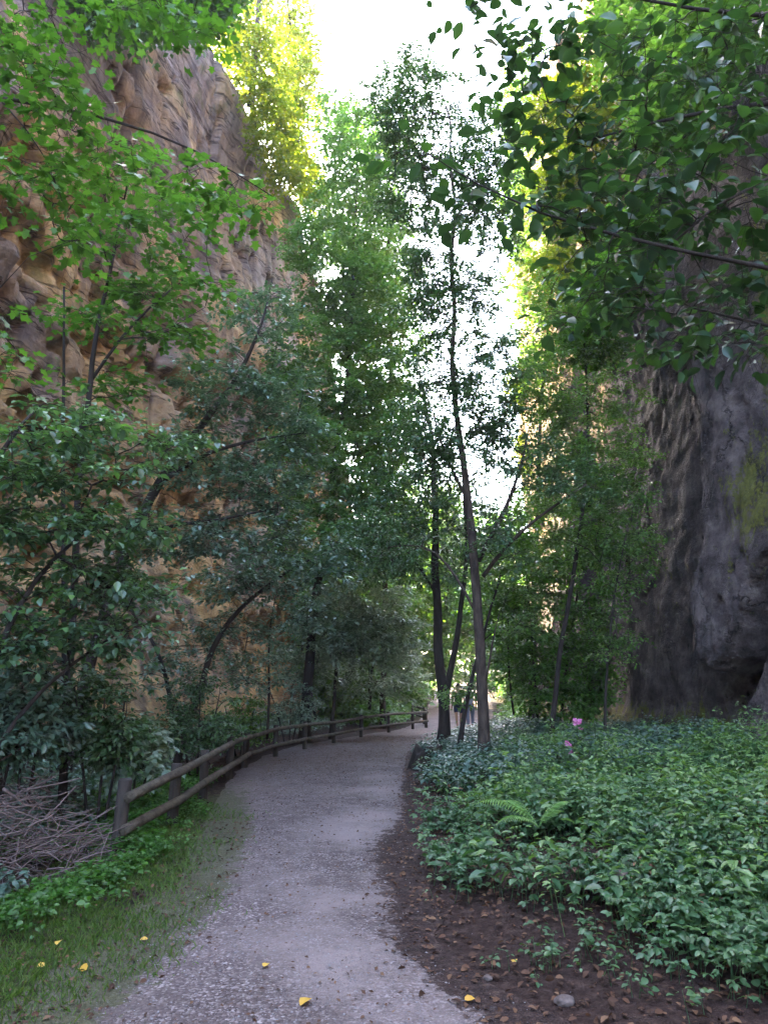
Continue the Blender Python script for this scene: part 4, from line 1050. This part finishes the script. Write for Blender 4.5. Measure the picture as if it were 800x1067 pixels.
def balsam(u, v, y, label, h, nfl, seed):
    rng = np.random.default_rng(seed)
    p = W(u, v, y); p[2] = float(ground_z(p[0], y))
    root = thing('balsam_plant', label, 'flower', p, 'flowering balsam plants')
    mb = MB(); s = np.linspace(0, 1, 10)
    S = np.stack([.05 * np.sin(s * 2), .03 * s, s * h], -1)
    mb.tube(S, np.linspace(.009, .004, 10), 6); mb.build('stem', M['stem'], root)
    lb = MB(); n = 26
    t = rng.uniform(.3, .98, n); az = rng.uniform(0, 2 * PI, n)
    pos = np.stack([np.interp(t, s, S[:, c]) for c in range(3)], -1)
    d = np.stack([np.cos(az), np.sin(az), np.full(n, -.05)], -1)
    leaves(lb, pos + d * .02, d, np.array([0, 0, 1]) + rng.normal(0, .2, (n, 3)), rng.uniform(.12, .2, n), 'oval', .34, rng.uniform(.2, .9, n))
    lb.build('foliage', M['leaf_herb'], root, (0, 0, 0), False)
    for k in range(nfl):
        fb = MB(); c = S[-1] + np.array([rng.normal(0, .05), rng.normal(0, .05), rng.uniform(-.08, .06)])
        m = 6; a = np.linspace(0, 2 * PI, m, False) + rng.uniform(0, 1)
        dd = np.stack([np.cos(a), np.sin(a) * .6 - .4, np.sin(a) * .7], -1)
        leaves(fb, np.repeat(c[None], m, 0), dd, np.array([0, -1, .4]) + rng.normal(0, .3, (m, 3)), rng.uniform(.035, .055, m), 'oval', .7, rng.uniform(0, 1, m))
        fb.build('flower', M['petal'], root, (0, 0, 0), False)
    return root
balsam(598, 760, 12.2, 'tall balsam plant with a pink flower head before the hazel thicket', .72, 5, 1)
balsam(594, 800, 11.2, 'shorter balsam plant with a pale mauve flower', .45, 3, 2)
balsam(618, 790, 10.9, 'balsam plant with long pointed leaves and no open flower', .85, 0, 3)

# ------------------------------------------------------------------ brush pile, stump, stones
p0 = W(30, 860, 7.2); p0[2] = float(ground_z(p0[0], 7.2))
rng = np.random.default_rng(9)
pile = MB()
for k in range(620):
    a = rng.uniform(0, 2 * PI); r = rng.uniform(0, 1) ** .6
    c = np.array([math.cos(a) * r * 1.0, math.sin(a) * r * .8, .0]); c[2] = .92 * (1 - r ** 1.6) * rng.uniform(.2, 1) + .03
    az = rng.normal(.5, .9) if rng.random() < .7 else rng.uniform(0, PI); l = rng.uniform(.15, .6); el = rng.normal(.05, .3)
    d = np.array([math.cos(az) * math.cos(el), math.sin(az) * math.cos(el), math.sin(el)])
    q = np.stack([c - d * l * .5, c + rng.normal(0, .02, 3), c + d * l * .5 + rng.normal(0, .03, 3)]); q[:, 2] = np.maximum(q[:, 2], .01)
    rr = .002 + .008 * rng.uniform(0, 1) ** 2.2
    pile.tube(q, [rr, rr * .9, rr * .5], 4, False)
o = pile.build('brush_pile', M['twig'], None); o.location = p0
tag(o, 'heap of dry purplish brown twigs at the left edge', 'brush pile')
for k, (a, b2, y, r, lab) in enumerate([((-10, 800), (44, 768), 8.2, .012, 'long bare stick slanting up behind the brush pile'), ((10, 832), (58, 808), 7.2, .010, 'pale broken stick lying on top of the brush pile'),
                                        ((2, 822), (36, 842), 6.9, .016, 'thick dark stick lying across the brush pile'), ((30, 862), (57, 850), 6.7, .010, 'crooked stick at the right end of the brush pile'),
                                        ((8, 920), (22, 872), 6.5, .006, 'thin stalk hanging down the front of the brush pile'), ((70, 905), (84, 868), 6.9, .006, 'pale twig leaning between the brush pile and the first post')]):
    A, B = W(*a, y), W(*b2, y + .25)
    mb = MB(); s = np.linspace(0, 1, 8)
    P = A + (B - A) * s[:, None] + .02 * np.stack([fbm(np.stack([s * 3, s * 0 + k, s * 0 + c], -1), 2, 4) for c in range(3)], -1)
    P0 = P[0].copy(); mb.tube(P - P0, np.linspace(r, r * .5, 8), 7)
    mb.tube(np.stack([P[4] - P0, P[4] - P0 + (B - A) * .16 + np.array([.03, 0, .07])]), [r * .5, r * .2], 5)
    o = mb.build('dead_branch', M['twig'], None); o.location = P0
    tag(o, lab, 'dead branch', 'dead branches at the brush pile')

def lump(name, loc, size, mat, label, cat, seed, rough=.25, freq=1.5, group=None):
    n, m = 40, 22
    th = np.linspace(0, 2 * PI, n, False); ph = np.linspace(0, PI, m)
    TH, PH = np.meshgrid(th, ph)
    D = np.stack([np.cos(TH) * np.sin(PH), np.sin(TH) * np.sin(PH), np.cos(PH)], -1)
    r = 1 + rough * fbm(D * freq + seed, 4, seed)
    V = D * r[..., None] * np.array(size)
    b = (np.arange(m - 1)[:, None] * n + np.arange(n)[None]).ravel(); b2 = (np.arange(m - 1)[:, None] * n + (np.arange(n)[None] + 1) % n).ravel()
    me = mesh_from(name, V.reshape(-1, 3), [np.stack([b, b + n, b2 + n, b2], -1)], M[mat], True)
    o = link(name, me, None, loc)
    return tag(o, label, cat, group)
q = W(447, 787, 15.6); q[2] = float(ground_z(q[0], 15.6))
st = thing('stump', 'black rotten stump at the right edge of the path by the double stemmed tree', 'stump', q)
sb = MB()
zz = np.linspace(-.1, .38, 9)
ang = np.arange(28) * 2 * PI / 28
for_r = []
V = []
for z in zz:
    k = (z + .1) / .48
    rr = (.44 - .17 * k) * (1 + .16 * np.sin(ang * 5 + 1) * (1 - k * .5) + .10 * fbm(np.stack([np.cos(ang) * 2, np.sin(ang) * 2, ang * 0 + z * 3], -1), 3, 5))
    V.append(np.stack([np.cos(ang) * rr, np.sin(ang) * rr, z + .09 * k * np.sin(ang * 3)], -1))
V.append(V[-1] * np.array([.5, .5, .75]))
V = np.array(V); nn = 28
b = (np.arange(len(V) - 1)[:, None] * nn + np.arange(nn)[None]).ravel(); b2 = (np.arange(len(V) - 1)[:, None] * nn + (np.arange(nn)[None] + 1) % nn).ravel()
Vf = np.vstack([V.reshape(-1, 3), [[0, 0, .22]]])
top = (len(V) - 1) * nn
sb.add(Vf, [np.stack([b, b2, b2 + nn, b + nn], -1), np.stack([top + np.arange(nn), top + (np.arange(nn) + 1) % nn, np.full(nn, len(Vf) - 1)], -1)])
sb.build('wood', M['stump'], st)
for u, v, s, lab in ((648, 945, .05, 'small pale round stone among the bramble leaves'), (588, 1048, .05, 'flat brown stone on the soil near the bottom right'), (508, 1022, .03, 'little grey stone at the gravel edge')):
    p = ground_at(u, v)
    if v == 945: p = W(u, v, p[1] * .97)
    lump('stone', (p[0], p[1], float(ground_z(p[0], p[1])) + s * (.3 if v != 945 else 5)), (s, s * .8, s * .55), 'rock_brown', lab, 'stone', int(u), .3, 1.2, 'stones beside the path')

# ------------------------------------------------------------------ two walkers far along the path
def flat_mat(name, c, rough=.85):
    return simple_mat(name, tuple(x * .8 for x in c), tuple(min(1, x * 1.15) for x in c), 30, rough, .1)
M['skin'] = flat_mat('skin', (.42, .25, .18), .6)
def skin_obj(name, verts, edges, radii, mat, parent, root=0, sub=2):
    me = bpy.data.meshes.new(name); me.from_pydata([tuple(v) for v in verts], edges, []); me.materials.append(mat)
    o = link(name, me, parent)
    o.modifiers.new('Skin', 'SKIN')
    if not me.skin_vertices: me.attributes.new('skin', 'FLOAT', 'POINT')
    for sv, r in zip(me.skin_vertices[0].data, radii): sv.radius = (r, r) if np.isscalar(r) else r
    me.skin_vertices[0].data[root].use_root = True
    sm = o.modifiers.new('Subdivision', 'SUBSURF'); sm.levels = sub; sm.render_levels = sub
    return o
def skin_mesh(name, verts, edges, radii, mat, parent, root=0):
    bm_ = bpy.data.meshes.new(name)
    bm_.from_pydata([tuple(v) for v in verts], edges, [])
    import bmesh
    b = bmesh.new(); b.from_mesh(bm_); lay = b.verts.layers.skin.verify()
    b.verts.ensure_lookup_table()
    for i2, r in enumerate(radii):
        b.verts[i2][lay].radius = (r, r) if np.isscalar(r) else r
        b.verts[i2][lay].use_root = (i2 == root)
    b.to_mesh(bm_); b.free()
    bm_.materials.append(mat)
    o = link(name, bm_, parent)
    md = o.modifiers.new('Skin', 'SKIN'); md.use_smooth_shade = True
    sm = o.modifiers.new('Subdivision', 'SUBSURF'); sm.levels = 1; sm.render_levels = 2
    return o
def walker(loc, rz, label, shirt, legs, hair_c, long_legs, seed):
    root = thing('person', label, 'person', loc, 'people walking away along the path')
    root.rotation_euler = (0, 0, rz)
    # x = right, y = forward, z = up; mid stride
    V = [(0, 0, .95), (0, .01, 1.12), (0, .02, 1.32), (0, .02, 1.43), (0, .03, 1.52), (0, .05, 1.62), (0, .045, 1.70)]
    R = [(.135, .10), (.125, .09), (.15, .095), (.09, .07), (.052, .052), (.078, .095), (.065, .078)]
    E = [(0, 1), (1, 2), (2, 3), (3, 4), (4, 5), (5, 6)]
    def chain(start, pts, rad):
        prev = start
        for p, r in zip(pts, rad):
            V.append(p); R.append(r); E.append((prev, len(V) - 1)); prev = len(V) - 1
        return prev
    ends = {}
    for s, fw in ((1, 1), (-1, -1)):
        chain(0, [(s * .10, .02, .88), (s * .105, .13 * fw + .03, .49), (s * .10, .22 * fw - .06, .09), (s * .105, .22 * fw + .05, .035), (s * .105, .22 * fw + .13, .03)], [.09, .058, .042, .04, .03])
        w_ = chain(2, [(s * .19, .01, 1.40), (s * .235, -.07 * fw, 1.13), (s * .235, -.12 * fw + .10, .89), (s * .235, -.12 * fw + .125, .83), (s * .235, -.12 * fw + .14, .79)], [.05, .04, .029, .033, .03])
        for q in range(4):
            l = (.028, .034, .031, .024)[q]
            yb = V[w_][1] + (.028 - .018 * q)
            chain(w_, [(s * .233, yb + .004, V[w_][2] - .035), (s * .226, yb + .004, V[w_][2] - .035 - l), (s * .215, yb, V[w_][2] - .035 - l * 1.6)], [.0085, .008, .007])
        chain(w_ - 1, [(s * .222, V[w_][1] + .04, V[w_][2] + .02), (s * .214, V[w_][1] + .055, V[w_][2] - .02)], [.010, .008])
    skin_mesh('body', V, E, R, M['skin'], root)
    # face
    fb = MB()
    fb.tube([(0, .135, 1.665), (0, .155, 1.635), (0, .14, 1.625)], [.008, .014, .010], 8)
    fb.build('nose', M['skin'], root)
    em = flat_mat('eye', (.03, .025, .02), .3)
    for s in (-1, 1):
        eb = MB(); eb.tube([(s * .03, .128, 1.665), (s * .03, .136, 1.665)], [.010, .006], 8); eb.build('eye', em, root)
    mo = MB(); mo.tube([(-.025, .128, 1.59), (0, .138, 1.588), (.025, .128, 1.59)], [.005, .008, .005], 6); mo.build('mouth', flat_mat('lip', (.3, .12, .1), .5), root)
    for s in (-1, 1):
        e = MB(); e.tube([(s * .078, .04, 1.675), (s * .09, .032, 1.65), (s * .08, .04, 1.615)], [.008, .014, .007], 7); e.build('ear', M['skin'], root)
    # hair
    hm = bpy.data.meshes.new('hair')
    th = np.linspace(0, 2 * PI, 20, False); ph = np.linspace(0, 1.9, 9)
    TH, PH = np.meshgrid(th, ph); cut = np.where(np.sin(TH) > .2, np.clip(1 - .45 * np.sin(TH), .4, 1), 1)
    PH = PH * cut
    H = np.stack([np.cos(TH) * np.sin(PH) * .092, np.sin(TH) * np.sin(PH) * .108 + .04, np.cos(PH) * .115 + 1.665], -1)
    b = (np.arange(8)[:, None] * 20 + np.arange(20)[None]).ravel(); b2 = (np.arange(8)[:, None] * 20 + (np.arange(20)[None] + 1) % 20).ravel()
    link('hair', mesh_from('hair', H.reshape(-1, 3), [np.stack([b, b + 20, b2 + 20, b2], -1)], flat_mat('hair', hair_c), True), root)
    # shirt
    SV = [(0, 0, .90), (0, .01, 1.12), (0, .02, 1.33), (0, .02, 1.45), (0, .025, 1.475)]
    SR = [(.165, .13), (.152, .118), (.175, .118), (.10, .085), (.07, .066)]
    SE = [(0, 1), (1, 2), (2, 3), (3, 4)]
    for s, fw in ((1, 1), (-1, -1)):
        SV += [(s * .19, .01, 1.395), (s * .225, -.045 * fw, 1.20)]; SR += [.072, .064]
        k = len(SV); SE += [(2, k - 2), (k - 2, k - 1)]
    skin_mesh('shirt', SV, SE, SR, flat_mat('shirt cloth', shirt), root)
    PV = [(0, 0, 1.0), (0, .0, .92)]; PR = [(.15, .115), (.16, .13)]; PE = [(0, 1)]
    for s, fw in ((1, 1), (-1, -1)):
        pts = [(s * .102, .02, .85), (s * .106, .09 * fw + .03, .60)]; rr = [.108, .092]
        if long_legs: pts += [(s * .105, .13 * fw + .03, .49), (s * .10, .21 * fw - .05, .12)]; rr += [.08, .062]
        prev = 1
        for p, r in zip(pts, rr):
            PV.append(p); PR.append(r); PE.append((prev, len(PV) - 1)); prev = len(PV) - 1
    skin_mesh('trousers' if long_legs else 'shorts', PV, PE, PR, flat_mat('leg cloth', legs), root, 1)
    for s, fw in ((1, 1), (-1, -1)):
        sv = [(s * .10, .22 * fw - .07, .05), (s * .105, .22 * fw + .04, .045), (s * .105, .22 * fw + .14, .036)]
        skin_mesh('shoe', sv, [(0, 1), (1, 2)], [.052, .05, .042], flat_mat('shoe', (.12, .11, .11)), root)
    return root
w1 = W(478, 757, 30.5); w1[2] = float(ground_z(w1[0], 30.5))
walker(w1, 0.05, 'person walking away in a dark green shirt and navy shorts', (.030, .045, .040), (.018, .028, .075), (.03, .025, .02), False, 1)
w2 = W(490, 757, 31.0); w2[2] = float(ground_z(w2[0], 31.0))
walker(w2, -.05, 'person walking away in a pale shirt and grey trousers behind the young tree', (.42, .45, .52), (.16, .19, .27), (.10, .07, .05), True, 2)

# ------------------------------------------------------------------ thin volume added to lift the blacks like lens glare
hv = np.array([[a, b, c] for a in (-402, 402) for b in (-302, 602) for c in (-4, 62)], float)
hf = np.array([[0, 1, 3, 2], [4, 6, 7, 5], [0, 4, 5, 1], [2, 3, 7, 6], [0, 2, 6, 4], [1, 5, 7, 3]])
hm_, hn = new_mat('haze air')
pv = hn.nodes.new('ShaderNodeVolumePrincipled'); pv.inputs['Color'].default_value = (.90, .88, 1.0, 1); pv.inputs['Density'].default_value = GLARE_VEIL; pv.inputs['Anisotropy'].default_value = .2
ho = hn.nodes.new('ShaderNodeOutputMaterial'); hn.links.new(pv.outputs[0], ho.inputs['Volume'])
tag(link('haze', mesh_from('haze', hv, [hf], hm_)), 'thin pale humid air filling the gorge', 'haze', kind='stuff')

# ------------------------------------------------------------------ light, sky, camera
SUN_AZ = math.radians(-36)      # left of straight ahead
SUN_EL = math.radians(34)
sd = Vector((math.sin(SUN_AZ) * math.cos(SUN_EL), math.cos(SUN_AZ) * math.cos(SUN_EL), math.sin(SUN_EL)))
sl = bpy.data.lights.new('sun', 'SUN'); sl.energy = 4.5; sl.angle = math.radians(.5); sl.color = (1, .82, .52)
so = bpy.data.objects.new('sun', sl); COL.objects.link(so); so.location = (0, 0, 60)
so.rotation_euler = sd.to_track_quat('Z', 'Y').to_euler()

w = bpy.data.worlds.new('World'); SC.world = w; w.use_nodes = True
nt = w.node_tree; bg = nt.nodes['Background']
sky = nt.nodes.new('ShaderNodeTexSky'); sky.sky_type = 'NISHITA'; sky.sun_disc = False
sky.sun_elevation = SUN_EL; sky.sun_rotation = SUN_AZ
sky.air_density = 1.0; sky.dust_density = 3.0; sky.ozone_density = 1.0
nt.links.new(sky.outputs[0], bg.inputs[0]); bg.inputs[1].default_value = .15

cam = bpy.data.cameras.new('camera'); cam.sensor_width = 36; cam.sensor_fit = 'AUTO'; cam.lens = F_PX / 1067 * 36
cam.clip_start = .05; cam.clip_end = 2000
co = bpy.data.objects.new('camera', cam); COL.objects.link(co)
co.location = (0, 0, CAM_Z); co.rotation_euler = (PI / 2 + PITCH, 0, 0)
SC.camera = co

SC.render.engine = 'CYCLES'
SC.cycles.volume_bounces = 1
cy = SC.cycles
cy.max_bounces = 7; cy.diffuse_bounces = 4; cy.glossy_bounces = 2; cy.transmission_bounces = 4; cy.transparent_max_bounces = 4
cy.sample_clamp_indirect = 8; cy.use_denoising = True; cy.caustics_reflective = False; cy.caustics_refractive = False
vs = SC.view_settings
vs.view_transform = 'Standard'; vs.look = 'None'; vs.gamma = 1; vs.exposure = 4.35; vs.use_curve_mapping = False
